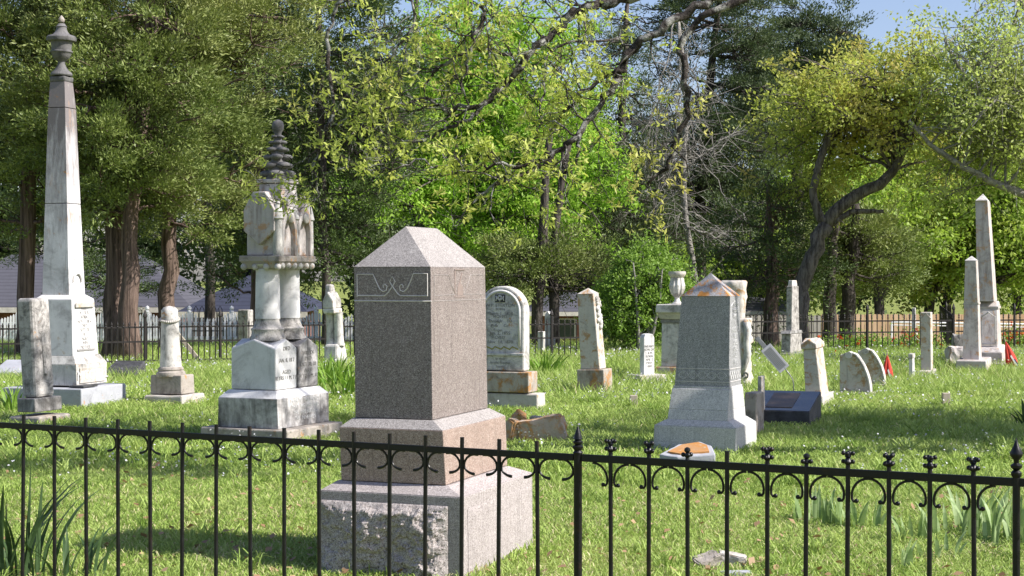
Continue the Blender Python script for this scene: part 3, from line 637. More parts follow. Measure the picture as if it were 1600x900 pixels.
# ---- tall urn obelisk with the family name
s = Mon('obelisk', 'tallest white marble obelisk topped by a grey urn, weathered dark near the top', 'obelisk', 100, 19.6, 16)
s.tier('footing', (4, 128, 197, 648), (5, 127, 197, 608), 'blue_slab', .012, True)
s.tier('plinth', (46, 120, 167, 603), (46, 119, 167, 570), 'marble_w', .006); pl = s.last
m = MB(); b, t, z0, z1 = pl; zc = (z0 + z1) / 2 - .01
yr = (b[2] + b[3]) / 2; m.box((b[1] + .006, yr, zc), (.008, (b[3] - b[2]) * .42, (z1 - z0) * .36)); m.build('name_panel', MT['conc_p'], s.root, .003)
s.text('MITCHELL', 'r', .155, 'marble', 0, zc, off=.016, name='family_name')
s.tier('plinth_wash', (46, 119, 167, 570), (51, 115, 156, 557), 'marble_w', .004)
s.tier('die', (51, 114, 154, 557), (53, 112, 147, 468), 'marble', .006); dd = s.last
s.text('ALICE\nWIFE\nOF J. B. B.\nBORN\nNOV. 7, 18 6\nDIED\nSEPT. 20\n18 2\nAGED\nWIFE\nMOTHER', 'r', .058, 'ink_soft', 0, (dd[2] + dd[3]) / 2 + .02, .9)
b, t, z0, z1 = dd; m = MB(); yr = (b[2] + b[3]) / 2; m.box(((b[1] + t[1]) / 2 + .006, yr, z1 - .07), (.008, (b[3] - b[2]) * .36, .03)); m.build('scroll_head', MT['conc_p'], s.root, .01)
m = MB(); m.box(((b[1] + t[1]) / 2 + .02, yr, z0 + .07), (.008, (b[3] - b[2]) * .34, .012)); m.build('scroll_foot', MT['ink_soft'], s.root, .004)
s.tier('die_wash', (53, 112, 147, 468), (65, 108, 134, 461), 'marble', .003)
s.tier('lower_shaft', (66, 108, 133, 461), (70, 105, 126, 318), 'marble_o', .004); ls = s.last
s.tier('upper_shaft', (70, 105, 126, 317), (75, 102, 119, 168), 'marble_o', .004)
s.tier('shaft_top', (75, 102, 119, 167), (78, 101, 114, 127), 'marble_o', .004)
b, t, z0, z1 = ls; m = MB(); yr = (b[2] + b[3]) / 2
m.tube([(b[1] + .004, yr + .09 * math.cos(a), z0 + .16 + .1 * math.sin(a)) for a in np.linspace(0, math.pi, 9)], .012, 5); m.build('arch_carving', MT['marble_w'], s.root)
cxo = s.solve(78, 101, 114, 127)[0]; ox, oy = (cxo[0] + cxo[1]) / 2, (cxo[2] + cxo[3]) / 2
s.tier('cap_moulding', (77, 101, 115, 127), (76, 101, 116, 118), 'marble_k', .02)
s.lathe('urn', [(16, 119), (17, 117), (16, 114), (11, 110), (7, 104), (5.5, 100), (5.5, 97), (8, 94), (12, 91), (14.5, 86), (15.5, 83), (17, 82), (17, 80), (15, 79), (15.5, 72), (17, 66), (22, 64.5), (23, 62), (23, 59), (21, 56.5), (13, 54), (10, 50), (8, 46), (8, 43), (9, 42), (7, 40), (5, 37)], 'marble_k', ox, oy, 20)
s.lathe('urn_knob', [(4, 35), (5, 33), (5, 30), (3, 27), (.6, 24)], 'conc', ox, oy, 12)
# bronze plate left on its footing
m = MB(); m.box((s.solve(4, 128, 197, 608)[0][1] - .12, -.28, s.solve(4, 128, 197, 608)[1] + .02), (.10, .16, .012)); tag(m.build('bronze_plaque', MT['black_rough'], s.root, .003), 'small dark plaque fixed on the footing')

# ---- mossy stele in front of it
s = Mon('gravestone', 'black mottled marble stele with rounded shoulders in front of the urn obelisk', 'gravestone', 57, 17.1, 24, (0, -1.0))
s.tier('footing', (10, 60, 112, 672), (14, 62, 111, 652), 'conc', .02, True)
s.tier('base', (27, 56, 98, 645), (27, 55, 97, 623), 'marble_d', .012)
s.tier('shaft', (35, 58, 87, 622), (28, 53, 81, 466), 'marble_m', .035); b, t, z0, z1 = s.last
m = MB(); m.tube([(b[1] * .8 + t[1] * .2 + .004, (b[2] + b[3]) / 2, z0 + .25), (t[1] + .003, (t[2] + t[3]) / 2, z1 - .35)], .022, 6); m.build('carved_rib', MT['marble_m'], s.root)

# ---- broken column
s = Mon('gravestone', 'grey broken column gravestone with carved rope wreath on square plinth', 'gravestone', 268, 19.8, 24, (0, -1.2))
s.tier('footing', (224, 285, 321, 642), (226, 284, 320, 619), 'conc_p', .02, True, warp=(.008, .12, 3, 1))
s.tier('plinth', (235, 284, 305, 617), (236, 284, 304, 587), 'conc', .012)
s.lathe('column_base', [(22, 588), (23, 585), (22, 581), (19, 579), (20, 577), (19, 574), (17, 573)], 'conc')
s.lathe('column', [(17, 574), (16, 560), (14.5, 530), (13.2, 500), (13, 490), (12.5, 484), (9, 480), (5, 479), (1, 478)], 'marble_w', n=20)
m = MB()
for i in range(28):
    a = 2 * math.pi * i / 28; r = .112; m.ball((r * math.cos(a), r * math.sin(a), s.z(499 + 4 * math.cos(a + 1))), .019, 6)
m.build('wreath', MT['conc_p'], s.root, None, True)

# ---- twin column canopy monument
s = Mon('monument', 'white marble twin column monument with gabled canopy and leafy finial', 'monument', 425, 15.6, 24)
s.tier('footing', (312, 449, 536, 708), (313, 449, 536, 673), 'conc', .015, True)
s.tier('plinth', (340, 435, 514, 671), (341, 433, 514, 624), 'marble_b', .006); P0 = s.last
s.text('HEAR TO THE WORDS\nTHAT  WE   ARE LAID\nTHE   ARE BLESSED\nTHE  IN HEAVEN', 'r', .052, 'ink_white', .02, (P0[2] + P0[3]) / 2 + .02, 1.1)
s.tier('plinth_wash', (341, 433, 514, 624), (357, 431, 499, 611), 'marble', .004)
B0, zb = s.solve(361, 431, 497, 610); D = B0[3] - B0[2]; Wd = B0[1] - B0[0]
zs = s.z(545, .35); zt = s.z(530, .35)
def gable_box(y0, y1, x0, x1, z0, zsh, ztop, ax='x'):   # block with shallow gables on all four sides
    m = MB(); cx, cy = (x0 + x1) / 2, (y0 + y1) / 2
    vs = [(x0, y0, z0), (x1, y0, z0), (x1, y1, z0), (x0, y1, z0), (x0, y0, zsh), (x1, y0, zsh), (x1, y1, zsh), (x0, y1, zsh), (cx, y0, ztop), (x1, cy, ztop), (cx, y1, ztop), (x0, cy, ztop), (cx, cy, ztop)]
    fs = [(3, 2, 1, 0), (0, 1, 5, 8, 4), (1, 2, 6, 9, 5), (2, 3, 7, 10, 6), (3, 0, 4, 11, 7), (4, 8, 12, 11), (5, 9, 12, 8), (6, 10, 12, 9), (7, 11, 12, 10)]
    m.add(vs, fs); return m
for i, (ya, yb) in enumerate(((B0[2], B0[2] + D * .485), (B0[2] + D * .515, B0[3]))):
    o = gable_box(ya, yb, B0[0], B0[1], zb, zs, zt).build('die', MT['marble' if i == 0 else 'marble_b'], s.root, .012)
    s.last = ((B0[0], B0[1], ya, yb), (B0[0], B0[1], ya, yb), zb, zt)
    s.text(('DIED\n\nJAN. 8, 18 7\n\nAGED\n30 YRS 11 M. 7 D.\n-' if i == 0 else 'WIFE OF\nDIED\nOCT. 30, 18\nAGED\n31 YRS 6 M. 11'), 'r', .056, 'ink', 0, (zb + zt) / 2 - .02, 1.0)
    yc_ = (ya + yb) / 2; xc_ = (B0[0] + B0[1]) / 2 + .03; yc_ = (B0[2] + B0[3]) / 2 + (-1, 1)[i] * D * .235
    m = MB(); r_ = min(yb - ya, Wd) * .46
    m.lathe([(r_, s.z(530)), (r_, s.z(526)), (r_ * .92, s.z(523)), (r_ * .88, s.z(517)), (r_ * .95, s.z(513)), (r_ * .80, s.z(510)), (r_ * .74, s.z(505)), (r_ * .66, s.z(500)), (r_ * .68, s.z(496))], (xc_, yc_), 24); m.build('column_base', MT['marble_m'], s.root, 0, True)
    m = MB(); m.lathe([(r_ * .70, s.z(497)), (r_ * .66, s.z(428)), (r_ * .66, s.z(425)), (r_ * .68, s.z(421)), (r_ * .6, s.z(419)), (r_ * .85, s.z(413))], (xc_, yc_), 24); m.build('column', MT['marble'], s.root, 0, True)
# entablature and canopy
E0, z0 = s.solve(384, 432, 488, 413); e = .0
m = MB(); zc0, zc1 = s.z(420, .3), s.z(401, .3); xm, ym = (B0[0] + B0[1]) / 2, (B0[2] + B0[3]) / 2
xm += .03; hx, hy = Wd * .44, D * .42
m.frus((xm - hx * .8, xm + hx * .8, ym - hy * .9, ym + hy * .9), (xm - hx, xm + hx, ym - hy, ym + hy), zc0, zc0 + (zc1 - zc0) * .6)
m.box((xm, ym, zc1 - .02), (hx * 1.03, hy * 1.03, .03)); m.build('cornice', MT['conc'], s.root, .008)
m = MB()
for fx in np.linspace(-1, 1, 4): m.ball((xm + hx * .86 * fx, ym - hy * .93, zc0 + .02), .034, 8)
for fy in np.linspace(-.8, 1, 6): m.ball((xm + hx * .88, ym + hy * .93 * fy, zc0 + .03), .036, 8)
m.build('corbels', MT['marble_w'], s.root, None, True)
hx2, hy2 = hx * .80, hy * .86; z0c, zsh, zpk, ztp = zc1 + .01, s.z(345), s.z(300), s.z(285)
can = gable_box(ym - hy2, ym + hy2, xm - hx2, xm + hx2, z0c, zsh, zpk).build('canopy', MT['marble_s'], s.root, .015)
# big tablets with pointed foot on front, gothic arches on the side
m = MB(); m.prism([(xm - hx2 * .98, s.z(330)), (xm - hx2 * .4, s.z(302)), (xm + hx2 * .4, s.z(302)), (xm + hx2 * .98, s.z(330)), (xm + hx2 * .98, s.z(362)), (xm, s.z(384)), (xm - hx2 * .98, s.z(362))], ym - hy2 - .06, ym - hy2 + .01); m.build('shield_tablet', MT['marble_s'], s.root, .01)
for fy in (-.5, .5):
    yc_ = ym + hy2 * fy; q = hy2 * .46
    pts = [(yc_ - q * math.cos(a) * .75, s.z(368) + .16 * math.sin(a)) for a in np.linspace(0, math.pi, 11)]
    m = MB(); m.prism([(yc_ - q, z0c), (yc_ - q * .75, z0c)] + pts + [(yc_ + q * .75, z0c), (yc_ + q, z0c), (yc_ + q, s.z(352)), (yc_, s.z(306)), (yc_ - q, s.z(352))], xm + hx2 - .01, xm + hx2 + .05, 'x'); m.build('gothic_gable', MT['marble_s'], s.root, .008)
    m = MB(); m.ball((xm + hx2 + .06, yc_, s.z(341)), (.02, .055, .055), 10); m.build('rosette', MT['conc_p'], s.root, None, True)
for fy in (-1, 0, 1):
    m = MB(); m.lathe([(.05, z0c), (.045, s.z(345)), (.06, s.z(343)), (.05, s.z(336)), (.03, s.z(322)), (.01, s.z(316))], (xm + hx2, ym + hy2 * fy), 10); m.build('pinnacle', MT['marble_w'], s.root, 0, True)
m = MB(); m.frus((xm - hx2 * .75, xm + hx2 * .75, ym - hy2 * .6, ym + hy2 * .6), (xm - .13, xm + .13, ym - .13, ym + .13), s.z(322), s.z(288)); m.box((xm, ym, s.z(284)), (.15, .15, .02)); m.build('spire_base', MT['marble_s'], s.root, .01)
m = MB(); m.lathe([(.12, s.z(282)), (.10, s.z(270)), (.07, s.z(250)), (.05, s.z(228)), (.035, s.z(214)), (.035, s.z(208)), (.055, s.z(203)), (.06, s.z(196)), (.045, s.z(190)), (.01, s.z(187))], (xm, ym), 14)
for lv, (yy, rr_, sz) in enumerate(((272, .10, .078), (259, .095, .074), (246, .085, .064), (234, .07, .054), (223, .05, .044), (214, .04, .034))):
    for q in range(4):
        a = 2 * math.pi * (q + .5 * (lv % 2)) / 4 + .4; m.ball((xm + rr_ * math.cos(a), ym + rr_ * math.sin(a), s.z(yy)), (sz, sz, sz * .46), 10)
m.build('finial', MT['marble_k'], s.root, None, True)

# ---- small gothic pillar
s = Mon('gravestone', 'small ivory gothic pillar stone with gabled cap behind the daylilies', 'gravestone', 525, 28.2, 23, (0, -2.0))
s.tier('base', (504, 527, 547, 572), (507, 528, 541, 538), 'marble_w', .04, True)
for px_ in (517, 531):
    s.lathe('shaft', [(9, 540), (8, 536), (7.2, 530), (7, 492), (8.5, 488)], 'marble_w', (px_ - 524) * s.s, 0, 14)
s.tier('moulding', (508, 525, 538, 490), (506, 525, 538, 482), 'marble_w', .02)
b, z0 = s.solve(507, 524, 537, 482); gable_box(b[2], b[3], b[0], b[1], z0, s.z(470), s.z(455)).build('gabled_cap', MT['marble_w'], s.root, .02)
s.tier('finial', (511, 521, 530, 462), (512, 521, 527, 444), 'marble_m', .03)

# ---- arched tablet
s = Mon('gravestone', 'arched white marble tablet with rose carving behind the brown granite monument', 'gravestone', 787, 18.9, 20)
s.tier('footing', (728, 840, 853, 655), (729, 840, 852, 616), 'conc_p', .015, True)
s.tier('base', (738, 826, 840, 614), (739, 826, 840, 582), 'lime_l', .01)
B0, zb = s.solve(747, 819, 828, 580); xm = (B0[0] + B0[1]) / 2; hw_ = (B0[1] - B0[0]) / 2; zs = s.z(486)
pts = [(B0[0], zb), (B0[1], zb), (B0[1], zs)] + [(xm + hw_ * math.cos(a), zs + hw_ * 1.02 * math.sin(a)) for a in np.linspace(0, math.pi, 25)[1:-1]] + [(B0[0], zs)]
m = MB(); m.prism(pts, B0[2], B0[3]); m.build('tablet', MT['marble_w'], s.root, .02)
ax = MB(); arc = [(xm + hw_ * .80, B0[2] - .006, s.z(541))] + [(xm + hw_ * .80 * math.cos(a), B0[2] - .006, zs + hw_ * .82 * math.sin(a)) for a in np.linspace(0, math.pi, 25)] + [(xm - hw_ * .80, B0[2] - .006, s.z(541))]
ax.tube(arc, .016, 6); ax.build('arch_moulding', MT['marble'], s.root, None, True)
m = MB(); m.box((xm, B0[2] - .012, s.z(553)), (hw_ * .98, .014, .014)); m.build('ledge', MT['marble_w'], s.root, .004)
m = MB(); m.box((xm - .01, B0[2] - .004, s.z(466)), (.062, .008, .046)); q = m.build('rose_panel', MT['black_rough'], s.root, .003)
m = MB(); 
for r_ in (.028, .016): m.tube([(xm - .01 + r_ * math.cos(a), B0[2] - .014, s.z(465) + r_ * math.sin(a)) for a in np.linspace(0, 6.28, 13)], .005, 5)
m.tube([(xm - .01, B0[2] - .014, s.z(467)), (xm - .01, B0[2] - .014, s.z(471))], .004, 4)
for sx in (-1, 1): m.tube([(xm - .01 + sx * .048, B0[2] - .013, s.z(462)), (xm - .01 + sx * .040, B0[2] - .013, s.z(466)), (xm - .01 + sx * .05, B0[2] - .013, s.z(470))], .006, 5)
m.build('rose', MT['marble'], q, None, True)
s.last = (B0, B0, zb, zs)
s.text('W.P. ETERTON', 'f', .055, 'ink', -.01, s.z(477)); s.text('BORN', 'f', .042, 'ink', -.01, s.z(483)); s.text('March 1, 1828', 'f', .055, 'ink', -.01, s.z(490))
s.text('MOVED\nThrough    TO\nPolk     Co.\nFrom   .', 'f', .05, 'ink', -.01, s.z(505), 1.05); s.text('Jan. 2, 1855\nDIED\nNov. 14, 1870', 'f', .055, 'ink', -.01, s.z(527), .95)
s.text('In that\nbright Eternal\nhome', 'f', .045, 'ink', -.01, s.z(566), 1.0)
m = MB(); m.tube([(xm - hw_ * .75 + 1.5 * hw_ * i / 12, B0[2] - .003, s.z(542 + (3 if i % 3 == 0 else -1 if i % 3 == 1 else 1))) for i in range(13)], .007, 4); tag(m.build('moss_line', MT['yel_lichen'], s.root), 'jagged line of yellow lichen across the tablet')

# ---- ivory obelisk with carved vine
s = Mon('obelisk', 'short ivory obelisk with carved vine, leaning beside green shrub', 'obelisk', 926, 21.8, 22, (0, -1.2))
s.tier('footing', (893, 946, 968, 621), (894, 946, 967, 615), 'conc_p', .01, True, warp=(.01, .15, 3, 4))
s.tier('base', (902, 944, 958, 617), (902, 944, 957, 578), 'lime_l', .01)
s.tier('shaft', (908, 938, 948, 577), (905, 930, 939, 459), 'marble_l', .01); b, t, z0, z1 = s.last
s.apex('cap', (904.5, 930, 940, 459), 450, 'marble_l')
m = MB(); rr = random.Random(5)
for i in range(26):
    k = .55 + .40 * i / 26; m.ball((b[1] + (t[1] - b[1]) * k + .012, (b[2] + b[3]) / 2 + rr.uniform(-.06, .06), z0 + (z1 - z0) * k), (.03, .04, .035), 6)
m.build('carved_vine', MT['marble_w'], s.root, None, True)

# ---- little pale tablet
s = Mon('gravestone', 'little pale marble tablet with arched top before the bright green shrub', 'gravestone', 1011, 24.0, 58)
m = MB(); zt = s.z(521); zb = s.z(592); hw_ = .098; arcp = [(-hw_, zb), (hw_, zb), (hw_, zt - .06), (hw_ * .7, zt - .01), (0, zt), (-hw_ * .7, zt - .01), (-hw_, zt - .06)]
m.prism(arcp, -.055, .055, 'x'); m.build('tablet', MT['marble'], s.root, .01); s.last = ((-.055, .055, -hw_, hw_), (-.055, .055, -hw_, hw_), zb, zt)
s.text('INFANT\nSON OF\nJ. & M.\nBORN\nAPR. 2\nDIED\n1880', 'r', .05, 'ink_soft', 0, (zb + zt) / 2)
m = MB(); m.box((.02, -.02, .045), (.16, .25, .07)); m.build('footing', MT['conc_p'], s.root, .012)

# ---- urn topped pedestal
s = Mon('monument', 'square marble pedestal crowned by a fluted urn, half hidden by the grey monument', 'monument', 1058, 25.3, 22)
s.tier('footing', (1016, 1072, 1096, 597), (1018, 1072, 1095, 586), 'conc_p', .02, True)
s.tier('base', (1022, 1070, 1092, 586), (1025, 1069, 1090, 574), 'lime_l', .012)
s.tier('die', (1033, 1066, 1083, 573), (1034, 1066, 1082, 505), 'marble_w', .008)
s.tier('frieze', (1032, 1066, 1083, 505), (1032, 1066, 1083, 499), 'marble_d', .006)
s.tier('neck', (1031, 1067, 1085, 499), (1026, 1069, 1089, 489), 'conc_p', .006)
s.tier('slab', (1024, 1070, 1092, 489), (1025, 1070, 1092, 476), 'marble_w', .012)
s.lathe('urn_foot', [(9, 477), (9, 474), (5, 471), (3.5, 466), (5, 463)], 'marble_w', n=20)
m = MB(); n_ = 40; prof = [(5, 464), (9, 459), (11.5, 452), (12, 446), (10.5, 440), (10, 434)]; vs = []
for r_, y_ in prof:
    for i in range(n_):
        a = 2 * math.pi * i / n_; q = r_ * s.s * (1 + (.06 if i % 4 < 2 else -.05)); vs.append((q * math.cos(a), q * math.sin(a), s.z(y_)))
m.add(vs, [(j * n_ + i, j * n_ + (i + 1) % n_, (j + 1) * n_ + (i + 1) % n_, (j + 1) * n_ + i) for j in range(len(prof) - 1) for i in range(n_)]); m.build('urn_bowl', MT['marble_w'], s.root)
s.lathe('urn_rim', [(9.5, 434), (13, 430), (14, 427), (13, 424), (9, 424), (7, 428)], 'conc_p', n=24)

# ---- rugged tree stump stone
s = Mon('gravestone', 'rugged tree stump shaped marble stone with scroll carving behind grey monument', 'gravestone', 1153, 22.8, 20)
def rugged(name, prof, mat, amp, seed, n=40, par=None, ox=0, sq=.8):
    m = MB(); vs = []; k = len(prof)
    dense = []
    for i in range(k - 1):
        for q in range(5): u = q / 5; dense.append((prof[i][0] * (1 - u) + prof[i + 1][0] * u, prof[i][1] * (1 - u) + prof[i + 1][1] * u, prof[i][2] * (1 - u) + prof[i + 1][2] * u))
    dense.append(prof[-1])
    for cxp, r_, y_ in dense:
        for i in range(n):
            a = 2 * math.pi * i / n; p = Vector((math.cos(a) * 2, math.sin(a) * 2, y_ * .06 + seed)); q = r_ * s.s * (1 + amp * (mnoise.noise(p * 1.2) + .6 * mnoise.noise(p * 3.5))) / max(abs(math.cos(a)), abs(math.sin(a))) ** .4
            vs.append(((cxp - 1153) * s.s + q * math.cos(a) + ox, q * math.sin(a) * sq, s.z(y_)))
    K = len(dense); fs = [(j * n + i, j * n + (i + 1) % n, (j + 1) * n + (i + 1) % n, (j + 1) * n + i) for j in range(K - 1) for i in range(n)]; fs += [tuple(range(n))[::-1], tuple((K - 1) * n + i for i in range(n))]
    m.add(vs, fs); return m.build(name, MT[mat], par or s.root, None, True)
rugged('stump', [(1150, 26, 612), (1151, 22, 585), (1152, 20, 540), (1153, 19, 510), (1154, 18, 497)], 'marble_l', .35, 1)
rugged('upper_block', [(1144, 20, 500), (1145, 20, 470), (1146, 21, 441), (1146, 18, 438)], 'marble_l', .15, 5)
m = MB(); m.tube([(.13, -.12, s.z(500)), (.17, -.13, s.z(515)), (.15, -.14, s.z(535)), (.17, -.14, s.z(552)), (.13, -.15, s.z(570)), (.09, -.15, s.z(585))], [.05, .06, .045, .055, .04, .03], 8); m.build('carved_scroll', MT['marble_w'], s.root, None, True)
m = MB()
for r_ in (.045, .03): m.tube([(.14 + r_ * math.cos(a), -.17, s.z(585) + r_ * math.sin(a)) for a in np.linspace(0, 6.28, 11)], .01, 5)
m.build('carved_ring', MT['marble_d'], s.root, None, True)

# ---- slender dark pedestal by the oak
s = Mon('monument', 'slender dark streaked pedestal stone in front of the bent oak trunk', 'monument', 1238, 31.0, 30)
s.tier('base', (1216, 1234, 1258, 560), (1218, 1234, 1257, 552), 'marble_d', .02, True)
s.tier('plinth', (1220, 1235, 1254, 552), (1221, 1236, 1253, 522), 'marble_m', .015)
s.tier('plinth_cap', (1219, 1235, 1255, 522), (1221, 1236, 1253, 517), 'marble_d', .01)
s.tier('shaft', (1228, 1237, 1249, 517), (1229, 1238, 1248, 447), 'marble_m', .01)
s.tier('top_block', (1231, 1238, 1246, 447), (1232, 1238, 1245, 438), 'marble_w', .01)

# ---- leaning gabled stone
s = Mon('gravestone', 'lichened white stone with small gabled top, leaning beside the two curved headstones', 'gravestone', 1275, 19.7, 22, (0, -2.6))
s.tier('base', (1247, 1286, 1304, 642), (1248, 1286, 1303, 619), 'conc_p', .012, True)
s.tier('shaft', (1259, 1284, 1296, 619), (1259, 1279, 1290, 545), 'marble_l', .01); 
b, z0 = s.solve(1257, 1279, 1291, 545); gable_box(b[2] - .01, b[3] + .01, b[0] - .01, b[1] + .01, z0, s.z(536), s.z(528)).build('gabled_top', MT['marble_l'], s.root, .012)
# ---- curved pair
def curved(px, Y, hpx, wpx, label):
    s = Mon('gravestone', label, 'gravestone', px, Y, 20, group='pair of curved scroll headstones'); k = s.s
    def side(z): u = z / (hpx * k); return wpx * k * (.50 - .52 * u ** 2.4)
    L_ = [( -wpx * k * .5, -.03)] + [(-wpx * k * .5, z) for z in np.linspace(.0, hpx * k * .96, 6)] + [(-wpx * k * .36, hpx * k * 1.0), (-wpx * k * .1, hpx * k * 1.0)] + [(side(z), z) for z in np.linspace(hpx * k * .97, 0, 14)] + [(wpx * k * .5, -.03)]
    m = MB(); m.prism(L_, -.05, .06); m.build('headstone', MT['marble_l'], s.root, .01)
    rim = [(x + .0, z) for x, z in L_[7:-1]]; m = MB(); n = len(rim)
    outer = [(x + .022, z + .012) for x, z in rim]; m.prism(rim + outer[::-1], -.09, .10); m.build('rim', MT['marble_w'], s.root, .006)
    m = MB(); m.tube([(-wpx * k * .18, -.10, hpx * k * .97), (-wpx * k * .18, .11, hpx * k * .97)], .045, 10); m.build('scroll_roll', MT['marble_w'], s.root)
    m = MB(); m.box((.02, 0, .02), (wpx * k * .6, .16, .05)); m.build('footing', MT['conc'], s.root, .01)
curved(1336, 21.0, 68, 46, 'curved scroll headstone with orange lichen, nearer of the pair')
curved(1361, 22.6, 60, 40, 'curved white scroll headstone beside the red furled flag')

# ---- right hand obelisks
s = Mon('gravestone', 'thin pale marble shaft with pointed arch panel before the dark fence corner', 'gravestone', 1447, 25.2, 22)
s.tier('base', (1432, 1453, 1465, 596), (1434, 1452, 1463, 580), 'conc_p', .02, True)
s.tier('shaft', (1439, 1455, 1458, 580), (1438, 1454, 1457, 488), 'marble_l', .008); b, t, z0, z1 = s.last
m = MB(); m.tube([(b[0], b[2] - .002, z1 - .10), ((b[0] + b[1]) / 2, b[2] - .002, z1 - .01), (b[1], b[2] - .002, z1 - .10)], .008, 4); m.build('arch_carving', MT['marble_s'], s.root)
s = Mon('obelisk', 'plain pale obelisk with a joint ring, in front of the tallest right obelisk', 'obelisk', 1518, 26.9, 20)
s.tier('base', (1492, 1542, 1550, 588), (1494, 1541, 1549, 564), 'marble_s', .015, True)
s.tier('lower_shaft', (1504, 1530, 1534, 563), (1506, 1528, 1531, 476), 'marble_s', .006)
s.tier('joint', (1505, 1529, 1532, 476), (1505, 1529, 1532, 473), 'conc_p', .006)
s.tier('upper_shaft', (1506, 1528, 1531, 473), (1508, 1525, 1528, 407), 'marble_s', .006)
s.apex('tip', (1507, 1526, 1529, 407), 400, 'marble_w')
s = Mon('obelisk', 'tall grey marble obelisk on panelled pedestal, tallest on the right side', 'obelisk', 1542, 28.9, 20)
s.tier('footing', (1518, 1572, 1584, 578), (1519, 1571, 1583, 569), 'conc', .02, True)
s.tier('base', (1523, 1566, 1574, 569), (1524, 1566, 1574, 551), 'marble_s', .01)
s.tier('base_moulding', (1524, 1566, 1574, 551), (1529, 1562, 1569, 543), 'marble_s', .02)
s.tier('die', (1530, 1559, 1565, 543), (1530, 1558, 1562, 483), 'marble_s', .008); b, t, z0, z1 = s.last
m = MB(); q = .12 * (b[1] - b[0]); m.tube([(b[0] + q, b[2] - .005, z0 + .06), (b[0] + q, b[2] - .005, z1 - .14), ((b[0] + b[1]) / 2, b[2] - .005, z1 - .05), (b[1] - q, b[2] - .005, z1 - .14), (b[1] - q, b[2] - .005, z0 + .06), (b[0] + q, b[2] - .005, z0 + .06)], .014, 5); m.build('panel_moulding', MT['marble_w'], s.root)
s.tier('die_cap', (1529, 1560, 1564, 483), (1527, 1560, 1564, 479), 'marble_s', .006); s.tier('collar', (1527, 1559, 1563, 479), (1529, 1558, 1561, 471), 'marble_s', .012)
s.tier('shaft', (1527, 1553, 1558, 471), (1524, 1543, 1547, 313), 'marble_s', .006)
s.apex('tip', (1524, 1543, 1547.5, 313), 303, 'marble_w')
s = Mon('gravestone', 'narrow white slab seen edge on, between the flag and the thin pale shaft', 'gravestone', 1424, 24.5, 24)
s.tier('slab', (1420, 1426, 1429, 598), (1420, 1426, 1429, 560), 'marble', .004, True); s.tier('cap', (1419, 1426, 1430, 560), (1419, 1426, 1430, 553), 'marble_w', .006)
s = Mon('gravestone', 'thin cream post shaped stone standing just behind the iron fence', 'gravestone', 1428, 35, 20)
s.tier('post', (1424, 1430, 1432, 545), (1425, 1430, 1431, 481), 'marble_w', .006, True)
s = Mon('gravestone', 'pale leaning scroll sided slab behind the iron fence near tan boards', 'gravestone', 1427, 36.5, 20, (0, -6))
s.tier('slab', (1420, 1434, 1440, 545), (1422, 1430, 1434, 517), 'marble_w', .02, True)

def rock(name, label, cat, px, py, wpx, hpx, Y, mat, seed, dpx=None, tilt=(0, 0, 0), box=True, sink=.25, group=None, zc=None):
    k = Y / F; hw, hh, hd = wpx * k / 2, hpx * k / 2, (dpx or wpx) * k / 2; import bmesh
    b = bmesh.new(); 
    if box: bmesh.ops.create_cube(b, size=2); bmesh.ops.bevel(b, geom=b.edges[:], offset=.12, segments=2, affect='EDGES'); bmesh.ops.subdivide_edges(b, edges=b.edges[:], cuts=4, use_grid_fill=True)
    else: bmesh.ops.create_icosphere(b, subdivisions=4, radius=1.15)
    for v in b.verts:
        p = v.co.copy(); n = mnoise.noise_vector(p * 1.1 + Vector((seed * 3.1, 0, 0))) * .20 + mnoise.noise_vector(p * 3.3 + Vector((seed, 0, 0))) * .08 + mnoise.noise_vector(p * 9 + Vector((seed, 0, 0))) * .035; v.co = p + n; v.co.x *= hw; v.co.y *= hd; v.co.z *= hh
    me = bpy.data.meshes.new(name); b.to_mesh(me); b.free(); me.materials.append(MT[mat]); o = bpy.data.objects.new(name, me); COL.objects.link(o)
    o.rotation_euler = tilt; z = hh * (1 - sink) if zc is None else zc; o.location = (XY(px, Y), Y, z); return tag(o, label, cat, group)
rock('stone_block', 'rough rock faced grey block left of the right hand obelisks', 'stone', 1494, 0, 30, 34, 28.2, 'marble_s', 1, 24)
rock('gravestone', 'rough sided dark headstone behind the pale rock faced block', 'gravestone', 1500, 0, 22, 44, 30.5, 'marble_d', 2, 14)
# broken fragments
rock('stone_fragment', 'large broken stone fragment covered in orange lichen beside granite monument', 'stone', 850, 0, 72, 50, 15.2, 'frag', 3, 30, (.0, -.22, -.2), True, .35, 'broken stone fragments')
rock('stone_fragment', 'low orange brown fragment between granite monument and larger broken stone', 'stone', 812, 0, 40, 40, 15.3, 'frag', 4, 30, (.1, .15, .4), True, .3, 'broken stone fragments')
rock('stone_fragment', 'tilted lichened cube fragment with one corner up', 'stone', 811, 0, 17, 17, 15.9, 'frag', 5, 17, (.6, .65, .4), True, .0, 'broken stone fragments', .19)
rock('stone_fragment', 'small plain grey fragment behind the orange ones', 'stone', 843, 0, 25, 24, 16.4, 'conc', 6, 18, (0, .08, .3), True, .1, 'broken stone fragments')
rock('rock', 'angular brown rock in the near grass, left of the pair', 'rock', 1106, 0, 38, 26, 8.75, 'conc', 7, 30, (.2, -.3, .3), True, .45, 'rocks in the near lawn')
rock('rock', 'pale flat topped rock in the near grass, right of the pair', 'rock', 1143, 0, 44, 24, 8.8, 'conc_p', 8, 30, (0, .15, -.2), True, .4, 'rocks in the near lawn')
rock('rock', 'thin grey flat stone lying lowest at the frame edge', 'rock', 1150, 0, 48, 10, 8.5, 'blue_slab', 9, 22, (0, 0, .1), True, .4, 'rocks in the near lawn')
